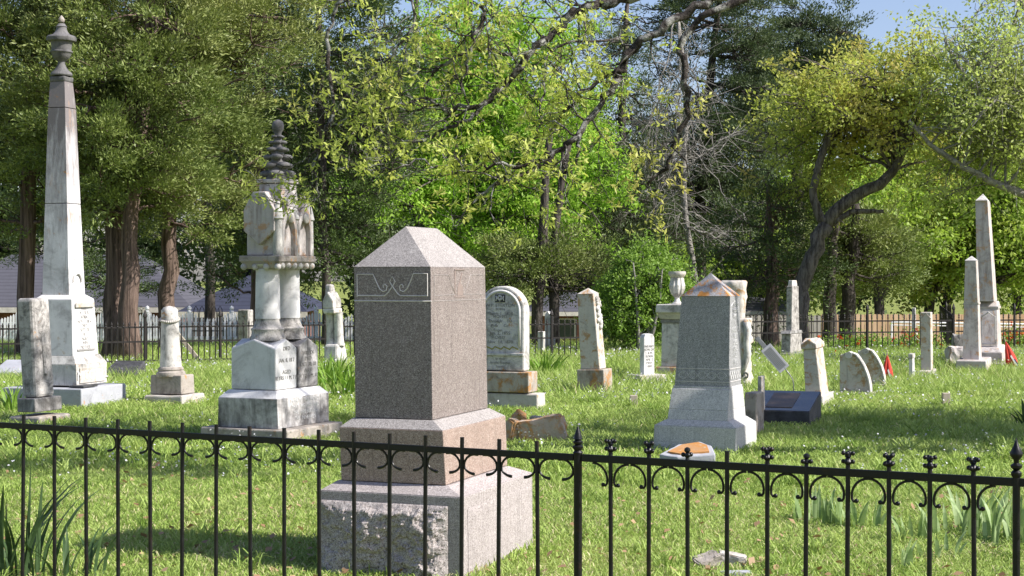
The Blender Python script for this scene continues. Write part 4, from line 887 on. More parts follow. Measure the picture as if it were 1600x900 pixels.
# triangular flat marker
s = Mon('grave_marker', 'low pointed grey marker with orange stained top before the grey monument', 'grave marker', 1082, 13.5, 30)
m = MB(); k = s.s; poly = [(-40 * k, -.20), (-6 * k, -.26), (46 * k, -.1), (20 * k, .16), (-8 * k, .26), (-34 * k, .12)]
hz = lambda x, y: .09 + .16 * (y + .26) ; n = len(poly)
m.add([(x, y, -.03) for x, y in poly] + [(x, y, hz(x, y)) for x, y in poly], [tuple(range(n))[::-1], tuple(range(n, 2 * n))] + [(i, (i + 1) % n, (i + 1) % n + n, i + n) for i in range(n)]); m.build('block', MT['blue_slab'], s.root, .012, warp=(.006, .06, 6, 2))
m = MB(); m.add([(x * .74, y * .74, hz(x * .74, y * .74) + .012) for x, y in poly] + [(x * .74, y * .74, hz(x * .74, y * .74) - .01) for x, y in poly], [tuple(range(n)), tuple(range(n, 2 * n))[::-1]] + [(i, (i + 1) % n, (i + 1) % n + n, i + n) for i in range(n)]); m.build('stained_top', MT['rust_plate'], s.root)
# small stones right of the grey monument
s = Mon('gravestone', 'mossy brown low headstone close behind the grey granite base', 'gravestone', 1178, 15.9, 24)
s.tier('slab', (1163, 1182, 1194, 690), (1163, 1182, 1194, 614), 'conc', .015, True, warp=(.006, .06, 5, 2))
s = Mon('gravestone', 'narrow grey post stone between low brown headstone and black slab', 'gravestone', 1190, 16.9, 24)
s.tier('post', (1183, 1190, 1196, 665), (1184, 1190, 1195, 588), 'conc_p', .006, True)
# black ledger
s = Mon('ledger_stone', 'polished black granite ledger with inset bronze panel and rough edges', 'grave ledger', 1228, 17.2, 20)
k = s.s; hw_ = 46 * k; m = MB(); zf, zk = .17, .33; y0, y1 = -.38, .38
m.add([(-hw_, y0, -.05), (hw_, y0, -.05), (hw_, y1, -.05), (-hw_, y1, -.05), (-hw_, y0, zf), (hw_, y0, zf), (hw_, y1, zk), (-hw_, y1, zk)], [(3, 2, 1, 0), (4, 5, 6, 7), (0, 1, 5, 4), (1, 2, 6, 5), (2, 3, 7, 6), (3, 0, 4, 7)])
m.build('slab', MT['black_rough'], s.root, .006)
def topq(x0, x1, ya, yb, dz, name, mat):
    zz_ = lambda y: zf + (zk - zf) * (y - y0) / (y1 - y0) + dz; m = MB()
    m.add([(x0, ya, zz_(ya)), (x1, ya, zz_(ya)), (x1, yb, zz_(yb)), (x0, yb, zz_(yb)), (x0, ya, zz_(ya) - dz * .9), (x1, ya, zz_(ya) - dz * .9), (x1, yb, zz_(yb) - dz * .9), (x0, yb, zz_(yb) - dz * .9)], [(0, 1, 2, 3), (4, 7, 6, 5), (0, 4, 5, 1), (1, 5, 6, 2), (2, 6, 7, 3), (3, 7, 4, 0)]); return m.build(name, MT[mat], s.root)
topq(-hw_ * .98, hw_ * .98, y0 * .97, y1 * .97, .004, 'polished_top', 'black_gran'); topq(-hw_ * .55, hw_ * .35, y0 * .7, y1 * .7, .010, 'bronze_panel', 'bronze')
# flat slant markers at left
for px, Y, wpx, lab, mt in ((196, 25.0, 54, 'dark grey slant marker lying behind the urn obelisk footing', 'black_rough'), (26, 25.3, 60, 'low blue grey slant marker behind the mossy stele', 'blue_slab')):
    s = Mon('slant_marker', lab, 'grave marker', px, Y, 10); k = s.s; m = MB(); h_ = wpx * k / 2
    m.add([(-h_, -.25, -.03), (h_, -.25, -.03), (h_, .25, -.03), (-h_, .25, -.03), (-h_, -.25, .08), (h_, -.25, .08), (h_ * .9, .2, .26), (-h_ * .9, .2, .26)], [(3, 2, 1, 0), (4, 5, 6, 7), (0, 1, 5, 4), (1, 2, 6, 5), (2, 3, 7, 6), (3, 0, 4, 7)]); m.build('block', MT[mt], s.root, .02)
# wooden stubs in the lawn
for px, Y, h_, lab in ((990, 19.2, .10, 'short weathered stake in the grass left of the grey monument'), (1478, 19.3, .12, 'short tan stake standing in the open lawn on the right')):
    m = MB(); m.box((0, 0, h_ / 2 + .02), (.045, .035, h_ / 2 + .04), .6); o = m.build('stake', MT['wood_old'], None, .006); o.location = (XY(px, Y), Y, 0); tag(o, lab, 'stake')
# leaning plank
m = MB(); m.box((0, 0, 0), (.035, .02, .42), .8); o = m.build('plank', MT['wood_old'], None, .004); o.location = (XY(298, 28.5), 28.5, .27); o.rotation_euler = (.1, R(-38), 0); tag(o, 'weathered board leaning diagonally against the left iron fence', 'board')
# grave sign on rod
s = Mon('grave_sign', 'small tilted white information panel on a bent metal rod', 'sign', 1225, 19.5, 0)
k = s.s; c0 = Vector(((1211 - 1225) * k, 0, s.z(560))); u = Vector((31, 0, -36)).normalized()
m = MB(); m.tube([(15 * k, 0, -.05), (15 * k, 0, s.z(600)), (13 * k, 0, s.z(592)), (8 * k, 0, s.z(584)), (0 * k, 0, s.z(574))], .007, 6); m.build('rod', MT['metal'], s.root, None, True)
rot = Matrix(((u.x, .0, -u.z * -1), (0, 1, 0), (u.z, 0, u.x))); ang = math.atan2(36, 31)
mm = Matrix.Rotation(ang, 3, 'Y')
m = MB(); m.box(c0, (23 * k, .006, 9.5 * k), m=mm); q = m.build('panel', MT['sign_white'], s.root, .003)
m = MB()
for j in range(6): m.box(c0 + mm @ Vector((0, -.008, (j - 2.5) * 2.3 * k)), (19 * k, .0012, .35 * k), m=mm)
m.build('printed_lines', MT['ink_soft'], q)
m = MB(); m.box(c0 + mm @ Vector((-31 * k, .03, 0)), (12 * k, .005, 3.4 * k), m=mm); m.build('bracket', MT['metal'], s.root, .002)
# furled flags
def flag(px, Y, hpx, label, lean, grp):
    s = Mon('flag', label, 'flag', px, Y, 0, (0, lean), grp); k = s.s
    m = MB(); m.tube([(0, 0, -.03), (0, 0, (hpx + 5) * k)], .006, 6); m.ball((0, 0, (hpx + 6) * k), .011, 8); m.build('staff', MT['wood_old'], s.root)
    V = []; nu, nv = 28, 14; rr = random.Random(px)
    for j in range(nv + 1):
        v = j / nv; wdt = (.5 + 7.2 * math.sin(min(1, v * 1.15) * 1.5) ** 1.1) * k
        for i in range(nu):
            a = 2 * math.pi * i / nu; fold = 1 + .25 * math.sin(5 * a + 2 * v) + .12 * math.sin(11 * a)
            V.append((wdt * fold * math.cos(a) + .003, wdt * .6 * fold * math.sin(a), (hpx * (1 - .93 * v)) * k - .02 * math.sin(3 * a) * v))
    Fq = [(j * nu + i, j * nu + (i + 1) % nu, (j + 1) * nu + (i + 1) % nu, (j + 1) * nu + i) for j in range(nv) for i in range(nu)]
    m = MB(); m.add(V, Fq); c = m.build('cloth', MT['red_cloth'], s.root, None, True)
    m = MB(); m.prism([(-1 * k, 20 * k), (4 * k, 2 * k), (6 * k, 3 * k), (1 * k, 22 * k)], -7.2 * k, -6.2 * k); m.build('white_band', MT['white_cloth'], c)
    m = MB(); m.prism([(2 * k, 14 * k), (6 * k, 1 * k), (8.5 * k, 3 * k), (4.5 * k, 15 * k)], -6.9 * k, -5.8 * k); m.build('blue_band', MT['blue_cloth'], c)
flag(1386, 23.8, 44, 'red furled flag on short staff beside curved white headstone', 0, 'small furled flags')
flag(1583, 27.5, 44, 'red furled flag leaning beside the tall right obelisk', -16, 'small furled flags')
# graves beyond the fence
s = Mon('gravestone', 'white gabled pillar stone behind the centre iron fence', 'gravestone', 858, 34, 20)
b, z0 = s.solve(851, 861, 865, 535); gable_box(b[2], b[3], b[0], b[1], TZ(34) - .02, s.z(495), s.z(486)).build('pillar', MT['marble_w'], s.root, .01); s.tier('base', (848, 863, 868, 540), (848, 863, 868, 530), 'marble_w', .01)
s = Mon('gravestone', 'low cream block stone behind the centre iron fence, beside dark trunk', 'gravestone', 846, 32.5, 20); s.tier('block', (840, 849, 852, 550), (840, 849, 852, 518), 'marble_w', .01, True)
# white pipe rail beyond the fence
pr_ = empty('pipe_rail', (XY(1393, 38), 38, TZ(38)), 0, 'white metal pipe rail in front of the tan board fence', 'railing')
Lr = XY(1640, 38) - XY(1393, 38)
m = MB(); m.tube([(0, 0, .68), (Lr, 0, .62)], .02, 6); m.build('rail', MT['white_paint'], pr_); m = MB(); m.tube([(0, 0, .61), (Lr, 0, .55)], .012, 6); m.build('rail', MT['white_paint'], pr_)
for x in (0, .55, Lr * .78): m = MB(); m.tube([(x, 0, 0), (x, 0, .67)], .024, 6); m.build('post', MT['white_paint'], pr_)
# marble post left of the canopy monument
s = Mon('gravestone', 'broad mottled marble block behind fence, left of twin column monument', 'gravestone', 383, 33.5, 20); s.tier('block', (371, 388, 396, 560), (371, 388, 396, 484), 'marble_m', .02, True)

# ragged tufts hugging the foot of each stone
g = np.random.default_rng(77); Pb = []
for fx, fy, th, b in FOOT:
    if fy > 33: continue
    per = 2 * (b[1] - b[0] + b[3] - b[2]); n = int(per * 95)
    for _ in range(n):
        if g.random() < .35: c0 = g.random()
        u = c0 = (c0 + g.normal() * .02) % 1.0 if _ else g.random(); d = u * per; w_, h_ = b[1] - b[0], b[3] - b[2]; o = abs(g.normal()) * .035 + .006
        if d < w_: x, y = b[0] + d, b[2] - o
        elif d < w_ + h_: x, y = b[1] + o, b[2] + d - w_
        elif d < 2 * w_ + h_: x, y = b[0] + d - w_ - h_, b[3] + o
        else: x, y = b[0] - o, b[2] + d - 2 * w_ - h_
        Pb.append((fx + x * math.cos(th) + y * math.sin(th), fy - x * math.sin(th) + y * math.cos(th), 0))
Pb = np.array(Pb); n = len(Pb); o3 = blades(Pb, .035 + .07 * g.random(n) ** 2, .006 + .0003 * Pb[:, 1] * g.random(n), .2 + .6 * g.random(n), 'grass', MT['grass'], np.clip(g.random(n), 0, .89), 2)
tag(o3, 'longer grass tufts left unmown around the feet of the stones', 'grass', kind='stuff')
# ------------------------------------------------------------------ trees
def jpath(a, b, n, rng, jit, bow=0., bowdir=(0, 0, 1)):
    a, b = np.array(a, float), np.array(b, float); L = np.linalg.norm(b - a); u = np.linspace(0, 1, n)[:, None]
    p = a + (b - a) * u + np.array(bowdir) * (bow * L * 4 * u * (1 - u)); q = np.cumsum(rng.normal(size=(n, 3)) * jit * L / n ** .5, 0); q -= q[-1] * u; q[0] = 0
    return p + q * (np.sin(np.pi * np.clip(u, 0, 1)) * .6 + .4 * u)
def samp(ell, rng):
    w_ = np.array([e[6] if len(e) > 6 else e[3] * e[4] * e[5] for e in ell]); e = ell[rng.choice(len(ell), p=w_ / w_.sum())]
    while True:
        v = rng.uniform(-1, 1, 3)
        if np.dot(v, v) < 1: break
    v = v / (np.linalg.norm(v) + 1e-6) * np.linalg.norm(v) ** .6
    return np.array(e[:3]) + v * np.array(e[3:6])
def leafquads(P, ax, nr, L, Wd):
    ax = ax / (np.linalg.norm(ax, axis=1)[:, None] + 1e-9); sd_ = np.cross(ax, nr); sd_ /= (np.linalg.norm(sd_, axis=1)[:, None] + 1e-9)
    L = L[:, None]; Wd = Wd[:, None]; m_ = P + ax * L * .5
    return np.stack([P, m_ + sd_ * Wd * .5, P + ax * L, m_ - sd_ * Wd * .5], 1)
def cloud(centres, dirs, per, rad, flat, L, Wd, rng, style, out=None):
    """foliage clumps around centres. style leaf|spray"""
    n = len(centres) * per; c = np.repeat(centres, per, 0); d = np.repeat(dirs, per, 0)
    v = rng.normal(size=(n, 3)); v /= np.linalg.norm(v, axis=1)[:, None]; r = rng.random(n) ** .45
    rr = (rad * (.6 + .8 * rng.random(len(centres)))).repeat(per) if np.ndim(rad) == 0 else np.repeat(rad, per)
    off = v * (r * rr)[:, None]; off[:, 2] *= flat; off += d * (rng.random(n) * rr * 1.1)[:, None]
    P = c + off
    if style == 'spray': ax = off * 1.0 / rr[:, None] + d * .35 + np.array([0, 0, .5]) + rng.normal(size=(n, 3)) * .6
    else: ax = rng.normal(size=(n, 3)) + np.array([0, 0, -.25])
    nr = rng.normal(size=(n, 3)); nr[:, 2] += .9
    q = leafquads(P, ax, nr, L * (.6 + .8 * rng.random(n)), Wd * (.6 + .8 * rng.random(n)))
    tint = np.clip(np.repeat(rng.random(len(centres)), per) * .5 + rng.random(n) * .5, 0, 1)
    return q, tint
def tree(name, label, stems, ell, leafm, barkm, seed, nl=24, nt=9, per=40, rad=.4, flat=.6, L=.1, Wd=.05, style='leaf', rl=.06, zmin=.35, twl=1.3, bow=.08, group=None, cat='tree', droop=0., inner=.25, bare=0, sub=.35, skip=0, mid=.7):
    rng = np.random.default_rng(seed); base = np.array(stems[0][0][:3]); z0 = TZ(base[1])
    root = empty(name, (base[0], base[1], z0), 0, label, cat, group); org = np.array([base[0], base[1], z0])
    m = MB(); C_, D_ = [], []; ns = []
    for st in stems:
        st = np.array(st, float); n = 14; u = np.linspace(0, len(st) - 1, n); P = np.stack([np.interp(u, range(len(st)), st[:, i]) for i in range(4)], 1)
        # smooth
        for _ in range(2): P[1:-1] = (P[:-2] + 2 * P[1:-1] + P[2:]) / 4
        if st[0][2] < .5 + z0: P[0, 3] *= 1.45; P[1, 3] *= 1.08
        P[1:, :3] += rng.normal(size=(n - 1, 3)) * st[0][3] * .12
        m.tube(P[:, :3] - org, P[:, 3], 12); ns.append(P)
    for k in range(nl):
        P = ns[rng.integers(skip, len(ns))]; i = rng.integers(int(len(P) * zmin), len(P)); a = P[i]; t = samp(ell, rng)
        if style == 'spray':   # cedar: near-horizontal limbs
            zt = t[2] + rng.uniform(-.3, .8); j = np.argmin(abs(P[:, 2] - zt)); j = max(j, int(len(P) * zmin)); a = P[j]
        r0 = min(a[3] * .55, rl) * (.6 + .5 * rng.random()); Q = jpath(a[:3], t, 9, rng, .12, bow); 
        m.tube(Q - org, np.linspace(r0, r0 * .22, 9), 5, cap=False); Lq = np.linalg.norm(t - a[:3])
        for b in range(nt):
            u = rng.uniform(inner, 1.0); x = Q[min(8, int(u * 8))]; f = Q[min(8, int(u * 8) + 1)] - Q[max(0, int(u * 8) - 1)]; f /= np.linalg.norm(f) + 1e-9
            dd = f * .8 + rng.normal(size=3) * .75; dd[2] = dd[2] * (.5 if style == 'spray' else .8) + .1 - droop; dd /= np.linalg.norm(dd); l2 = twl * rng.uniform(.4, 1.0)
            T = jpath(x, x + dd * l2, 5, rng, .16, .05); m.tube(T - org, np.linspace(r0 * .38, .006, 5), 4, cap=False)
            if rng.random() < bare: 
                for g in range(2):
                    y = T[rng.integers(1, 4)]; dg = dd + rng.normal(size=3) * .8; m.tube([y - org, y + dg * l2 * .35 - org, y + dg * l2 * .6 + rng.normal(size=3) * .08 - org], [.010, .007, .004], 3, cap=False)
                continue
            C_.append(T[-1]); D_.append(dd)
            if rng.random() < mid: C_.append(T[2]); D_.append(dd)
            for g in range(2 if rng.random() < sub else 0):
                y = T[rng.integers(1, 5)]; dg = dd * .6 + rng.normal(size=3) * .7; e = y + dg * l2 * .45; m.tube([y - org, (y + e) / 2 + rng.normal(size=3) * .04 - org, e - org], [.012, .008, .005], 3, cap=False); C_.append(e); D_.append(dg / np.linalg.norm(dg))
    m.build('trunk', MT[barkm], root, None, True)
    if C_:
        q, t = cloud(np.array(C_) - org, np.array(D_), per, rad, flat, L, Wd, rng, style); V = q.reshape(-1, 3); N = len(q)
        npmesh('crown', V, np.arange(4 * N).reshape(N, 4), MT[leafm], root, t)
        global NLEAF; NLEAF += N
    return root
NLEAF = 0
def E_(px, py, Y, rx, ry, rd, w_=None):    # ellipsoid from px
    k = Y / F; p = W(px, py, Y); return (p.x, p.y, p.z, rx * k, rd, ry * k) + ((w_,) if w_ else ())
def S_(Y, *pts):       # stem from (px,py,rpx)
    out = []
    for i, (px, py, r) in enumerate(pts):
        p = W(px, py, Y); out.append((p.x, p.y, p.z if (i or py < 500) else TZ(Y) - .1, r * Y / F))
    return out
CED = dict(style='spray', L=.095, Wd=.03, flat=.55, rad=.33, twl=1.0, rl=.045, bow=-.05, sub=.1, mid=.25)
GC = 'tall cedars along the left fence'
tree('cedar_tree', 'cedar with single dark trunk at far left, behind the mossy stele', [S_(31, (40, 590, 14), (42, 400, 13), (48, 200, 11), (52, 0, 8), (55, -200, 4))],
     [E_(40, 130, 31, 190, 150, 2.4), E_(10, 300, 31, 130, 90, 2.0), E_(60, -20, 31, 150, 60, 1.8)], 'cedar', 'bark_cedar', 1, 50, 6, 170, zmin=.3, group=GC, **CED)
tree('cedar_tree', 'cedar with broad twin reddish trunk flaring at its foot behind obelisk', [S_(30, (183, 580, 21), (182, 450, 15), (178, 330, 13), (170, 180, 11), (165, 0, 8), (160, -200, 3)), S_(29.6, (200, 580, 19), (203, 450, 14), (206, 330, 12), (222, 180, 10), (240, 0, 7), (250, -200, 3))],
     [E_(200, 200, 30, 150, 120, 2.2), E_(240, 270, 29, 110, 70, 1.4), E_(140, 300, 29.5, 60, 40, 1.0), E_(210, 20, 30, 190, 80, 2.0), E_(300, 120, 29, 100, 90, 1.5)], 'cedar', 'bark_cedar', 2, 62, 6, 170, zmin=.32, group=GC, **CED)
tree('cedar_tree', 'cedar with single trunk and bare lower twigs left of the twin column monument', [S_(32.5, (262, 585, 14), (262, 450, 13), (265, 330, 11), (280, 150, 8), (290, -60, 5))],
     [E_(330, 240, 32, 110, 90, 1.8), E_(310, 80, 32, 150, 120, 2.0), E_(300, 330, 31.5, 80, 40, 1.2), E_(380, 20, 32, 100, 70, 1.6)], 'cedar', 'bark_cedar', 3, 50, 6, 160, zmin=.3, bare=.22, group=GC, **CED)
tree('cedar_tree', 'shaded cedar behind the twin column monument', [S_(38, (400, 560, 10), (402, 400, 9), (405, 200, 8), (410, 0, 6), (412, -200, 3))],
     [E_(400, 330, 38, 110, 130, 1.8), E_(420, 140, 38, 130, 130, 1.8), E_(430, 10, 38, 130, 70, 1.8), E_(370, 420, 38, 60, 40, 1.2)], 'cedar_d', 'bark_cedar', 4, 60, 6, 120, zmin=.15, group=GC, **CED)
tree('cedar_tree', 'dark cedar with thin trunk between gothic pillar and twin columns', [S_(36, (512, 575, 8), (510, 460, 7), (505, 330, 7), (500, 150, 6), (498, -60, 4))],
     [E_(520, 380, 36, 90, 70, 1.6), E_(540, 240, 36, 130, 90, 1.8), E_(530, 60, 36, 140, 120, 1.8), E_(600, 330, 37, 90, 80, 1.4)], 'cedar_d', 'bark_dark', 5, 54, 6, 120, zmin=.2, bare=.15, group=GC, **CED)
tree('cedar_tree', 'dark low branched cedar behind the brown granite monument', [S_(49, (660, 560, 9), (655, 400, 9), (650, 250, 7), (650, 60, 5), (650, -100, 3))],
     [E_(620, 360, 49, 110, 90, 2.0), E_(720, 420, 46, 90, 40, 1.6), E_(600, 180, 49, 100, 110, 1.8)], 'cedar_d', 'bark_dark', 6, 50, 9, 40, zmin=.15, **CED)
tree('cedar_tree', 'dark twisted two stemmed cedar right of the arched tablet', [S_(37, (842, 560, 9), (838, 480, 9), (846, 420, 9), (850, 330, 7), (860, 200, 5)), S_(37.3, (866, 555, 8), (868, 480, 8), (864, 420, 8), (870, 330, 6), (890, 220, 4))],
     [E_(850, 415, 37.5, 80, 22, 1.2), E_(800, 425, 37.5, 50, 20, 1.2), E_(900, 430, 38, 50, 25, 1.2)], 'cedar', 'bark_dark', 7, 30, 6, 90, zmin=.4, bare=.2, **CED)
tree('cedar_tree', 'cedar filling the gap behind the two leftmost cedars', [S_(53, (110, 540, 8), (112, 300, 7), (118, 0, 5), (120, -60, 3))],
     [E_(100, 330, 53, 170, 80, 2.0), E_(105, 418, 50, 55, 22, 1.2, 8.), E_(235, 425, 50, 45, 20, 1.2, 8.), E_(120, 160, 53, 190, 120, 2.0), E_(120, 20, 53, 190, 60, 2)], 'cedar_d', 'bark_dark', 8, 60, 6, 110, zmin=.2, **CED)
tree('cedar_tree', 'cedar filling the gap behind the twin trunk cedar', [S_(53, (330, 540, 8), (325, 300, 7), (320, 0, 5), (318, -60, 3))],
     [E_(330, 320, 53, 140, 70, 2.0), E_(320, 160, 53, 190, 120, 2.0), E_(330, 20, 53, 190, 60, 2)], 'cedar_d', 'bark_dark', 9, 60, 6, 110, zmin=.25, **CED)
# bright spring tree
tree('leafy_tree', 'bright lime green spring tree filling the centre behind granite monument', [S_(45, (745, 560, 12), (742, 420, 11), (735, 250, 9), (730, 60, 7), (730, -100, 4)), S_(45, (745, 420, 8), (800, 300, 7), (850, 180, 5), (880, 60, 3)), S_(45, (742, 420, 8), (680, 330, 6), (620, 250, 5), (570, 160, 3))],
     [E_(720, 100, 45, 150, 110, 2.4), E_(850, 240, 44.5, 100, 100, 2.2), E_(890, 330, 43, 85, 75, 1.4, 14.), E_(790, 375, 43, 110, 45, 1.4, 10.), E_(560, 315, 42, 90, 30, 1.0, 7.), E_(900, 130, 45, 50, 70, 1.5), E_(690, 260, 44, 80, 80, 2)], 'lime', 'bark_oak', 10, 112, 7, 66, rad=.42, flat=.42, L=.13, Wd=.055, zmin=.3, twl=1.3, sub=.2, mid=.3)
# centre right conifers
tree('pine_tree', 'tall dark conifer with slanting trunk and open crown, centre right', [S_(50, (1094, 560, 9), (1096, 400, 9), (1092, 320, 9), (1104, 200, 8), (1114, 100, 6), (1125, 0, 4), (1130, -100, 2))],
     [E_(1040, 330, 50, 70, 60, 2.0), E_(1150, 230, 50, 110, 70, 2.2), E_(1160, 120, 50, 80, 60, 2.0), E_(1130, 20, 50, 90, 50, 2.0), E_(1010, 250, 50, 60, 40, 1.6), E_(1010, 60, 50, 60, 50, 1.6, 1.2), E_(1140, 340, 50, 90, 50, 2)], 'pine', 'bark_dark', 11, 84, 7, 85, rad=.36, flat=.4, L=.12, Wd=.038, style='spray', zmin=.3, twl=1.2, rl=.06, bare=.16, bow=.03, mid=.3)
tree('pine_tree', 'far conifer with flat layered pads against the blue sky', [S_(62, (1255, 540, 9), (1250, 350, 9), (1245, 200, 8), (1240, 90, 6), (1250, 40, 4)), S_(62, (1245, 220, 6), (1290, 130, 5), (1320, 80, 4), (1345, 60, 3))],
     [E_(1230, 60, 62, 60, 18, 2.0), E_(1310, 48, 62, 55, 13, 1.8), E_(1210, 110, 62, 70, 25, 2.0), E_(1290, 95, 62, 60, 18, 1.8), E_(1350, 75, 62, 22, 12, 1.0), E_(1200, 180, 62, 90, 60, 2.4), E_(1180, 25, 62, 30, 15, 1.2)], 'pine', 'bark_dark', 12, 60, 8, 70, rad=.42, flat=.30, L=.14, Wd=.05, style='spray', zmin=.4, twl=1.2, rl=.07)
tree('cedar_tree', 'cedar behind the bright green shrub with short visible trunk', [S_(47, (962, 540, 9), (963, 400, 8), (968, 250, 7), (975, 100, 5), (980, 0, 3))],
     [E_(985, 220, 47, 55, 90, 1.8), E_(960, 330, 47, 70, 50, 1.6), E_(940, 70, 47, 50, 60, 1.5), E_(1050, 400, 48, 80, 40, 1.6)], 'pine', 'bark_dark', 13, 46, 6, 100, zmin=.25, **CED)
tree('dead_tree', 'pale grey bare limbed tree in front of the slanting conifer', [S_(44, (1105, 550, 5), (1085, 420, 5), (1062, 300, 5), (1075, 190, 4.5), (1068, 110, 4), (1058, 20, 3)), S_(44, (1062, 290, 3.5), (1030, 290, 3), (1018, 340, 2))],
     [E_(1060, 200, 44, 90, 130, 1.8), E_(1020, 330, 44, 50, 40, 1.4), E_(1190, 390, 43, 70, 35, 1.4, 2.)], 'pine', 'bark_grey', 14, 34, 8, 6, rad=.2, L=.10, Wd=.03, style='leaf', zmin=.3, twl=1.0, rl=.035, bare=.9)
tree('cedar_tree', 'cedar with sunlit reddish trunk left of the bent oak', [S_(38.5, (1206, 560, 13), (1206, 470, 11), (1204, 400, 8), (1202, 340, 5), (1198, 290, 3))],
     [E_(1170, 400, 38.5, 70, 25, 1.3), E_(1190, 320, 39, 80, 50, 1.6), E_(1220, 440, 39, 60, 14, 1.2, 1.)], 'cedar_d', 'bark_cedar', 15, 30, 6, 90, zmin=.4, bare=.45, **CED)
tree('cedar_tree', 'dark double trunked cedar between the oak and tan board fence', [S_(41, (1297, 560, 12), (1296, 470, 10), (1300, 400, 9), (1305, 320, 6)), S_(41.5, (1322, 558, 13), (1324, 470, 11), (1330, 400, 9), (1340, 320, 6))],
     [E_(1340, 430, 42, 70, 18, 1.4), E_(1310, 385, 42.5, 70, 30, 1.4), E_(1380, 400, 42.5, 50, 30, 1.4)], 'cedar', 'bark_dark', 16, 34, 6, 110, zmin=.5, **CED)
# the bent oak
tree('oak_tree', 'bent trunked oak with thick curving limb and olive bronze spring leaves', [S_(36.5, (1246, 565, 15), (1252, 460, 13), (1265, 400, 12), (1292, 350, 12)), S_(36.5, (1300, 348, 5), (1330, 330, 4.5), (1380, 330, 3)), S_(36.5, (1292, 352, 10), (1306, 325, 10), (1345, 300, 9.5), (1385, 285, 8.5), (1400, 268, 7), (1425, 200, 5), (1435, 130, 3)), S_(36.5, (1290, 350, 8), (1275, 325, 7), (1268, 300, 6), (1285, 240, 6), (1300, 190, 5), (1350, 155, 3))],
     [E_(1260, 150, 36.8, 85, 60, 1.8), E_(1310, 205, 38.2, 110, 50, 1.2), E_(1400, 150, 37, 100, 75, 2.0), E_(1205, 250, 38.2, 40, 60, 1.2), E_(1250, 290, 39, 70, 50, 1.2), E_(1370, 235, 39, 70, 40, 1.2), E_(1460, 240, 38.6, 70, 60, 1.4), E_(1440, 110, 38, 60, 50, 1.8), E_(1210, 190, 36.5, 40, 50, 1.4)], 'oak_y', 'bark_oak', 17, 72, 7, 32, rad=.30, flat=.7, L=.10, Wd=.055, zmin=.62, twl=.9, rl=.05, sub=.3, mid=.35, inner=.5, skip=2)
tree('elm_tree', 'pale green elm reaching in from the right edge with long arching limbs', [S_(35, (1690, 570, 14), (1680, 400, 13), (1660, 250, 11), (1630, 120, 8), (1600, 0, 5)), S_(35, (1680, 330, 8), (1560, 290, 6), (1470, 240, 4), (1420, 190, 2.5)), S_(35, (1665, 260, 7), (1560, 180, 5), (1500, 110, 3.5), (1475, 60, 2))],
     [E_(1570, 90, 35, 75, 70, 2.0), E_(1540, 200, 35, 100, 60, 2.0), E_(1600, 200, 35, 90, 90, 2.0), E_(1560, 20, 35, 50, 50, 1.6), E_(1500, 270, 35, 90, 35, 1.6)], 'elm', 'bark_grey', 18, 52, 8, 18, rad=.32, flat=.7, L=.095, Wd=.05, zmin=.3, twl=1.1, rl=.05, sub=.8)
# bush
tree('shrub', 'bright green dense shrub behind the fence between pale obelisk and urn', [S_(32.5, (1000, 560, 3), (995, 480, 2), (990, 410, 1)), S_(32.5, (1010, 560, 3), (1030, 480, 2), (1035, 420, 1))],
     [E_(1000, 470, 33.5, 55, 75, 1.0), E_(960, 500, 33.5, 40, 40, .9), E_(1040, 460, 33.5, 35, 60, .9), E_(1005, 410, 33.5, 35, 30, .6)], 'bushg', 'bark_grey', 19, 90, 9, 30, rad=.17, flat=.9, L=.075, Wd=.035, zmin=.05, twl=.35, rl=.012, cat='shrub', inner=.5)
# trees beyond the board fence and houses
gb = 'leafy trees beyond the board fence'
for i, (px, Y, top, label) in enumerate(((1372, 84, 230, 'spring green tree with dark leaning limbs right of the double trunk'), (1450, 88, 180, 'spring green tree above the tan fence behind the thin pale shaft'),
                                  (1545, 86, 150, 'spring green tree behind the tall right obelisks'), (1640, 90, 120, 'spring green tree at the right edge beyond the tan fence'))):
    tree('leafy_tree', label, [S_(Y, (px, 560, 8), (px + 4, 460, 8), (px - 6 + 8 * (i % 2), 380, 7), (px + 10, (top + 380) / 2, 5), (px, top, 2)), S_(Y, (px + 2, 470, 6), (px + 30, 420, 4), (px + 60, 390, 3)), S_(Y, (px, 450, 6), (px - 25, 400, 4), (px - 50, 360, 3))],
         [E_(px, (top + 400) / 2, Y, 85, (400 - top) / 2, 4), E_(px - 40, 400, Y, 60, 50, 3), E_(px + 45, 400, Y, 60, 50, 3)], ('far_g', 'oak_y', 'far_g', 'far_g')[i], 'bark_dark', 30 + i, 46, 9, 26, rad=.75, flat=.55, L=.26, Wd=.15, zmin=.35, twl=2.0, rl=.14, group=gb)
gf = 'distant wood behind the graveyard'
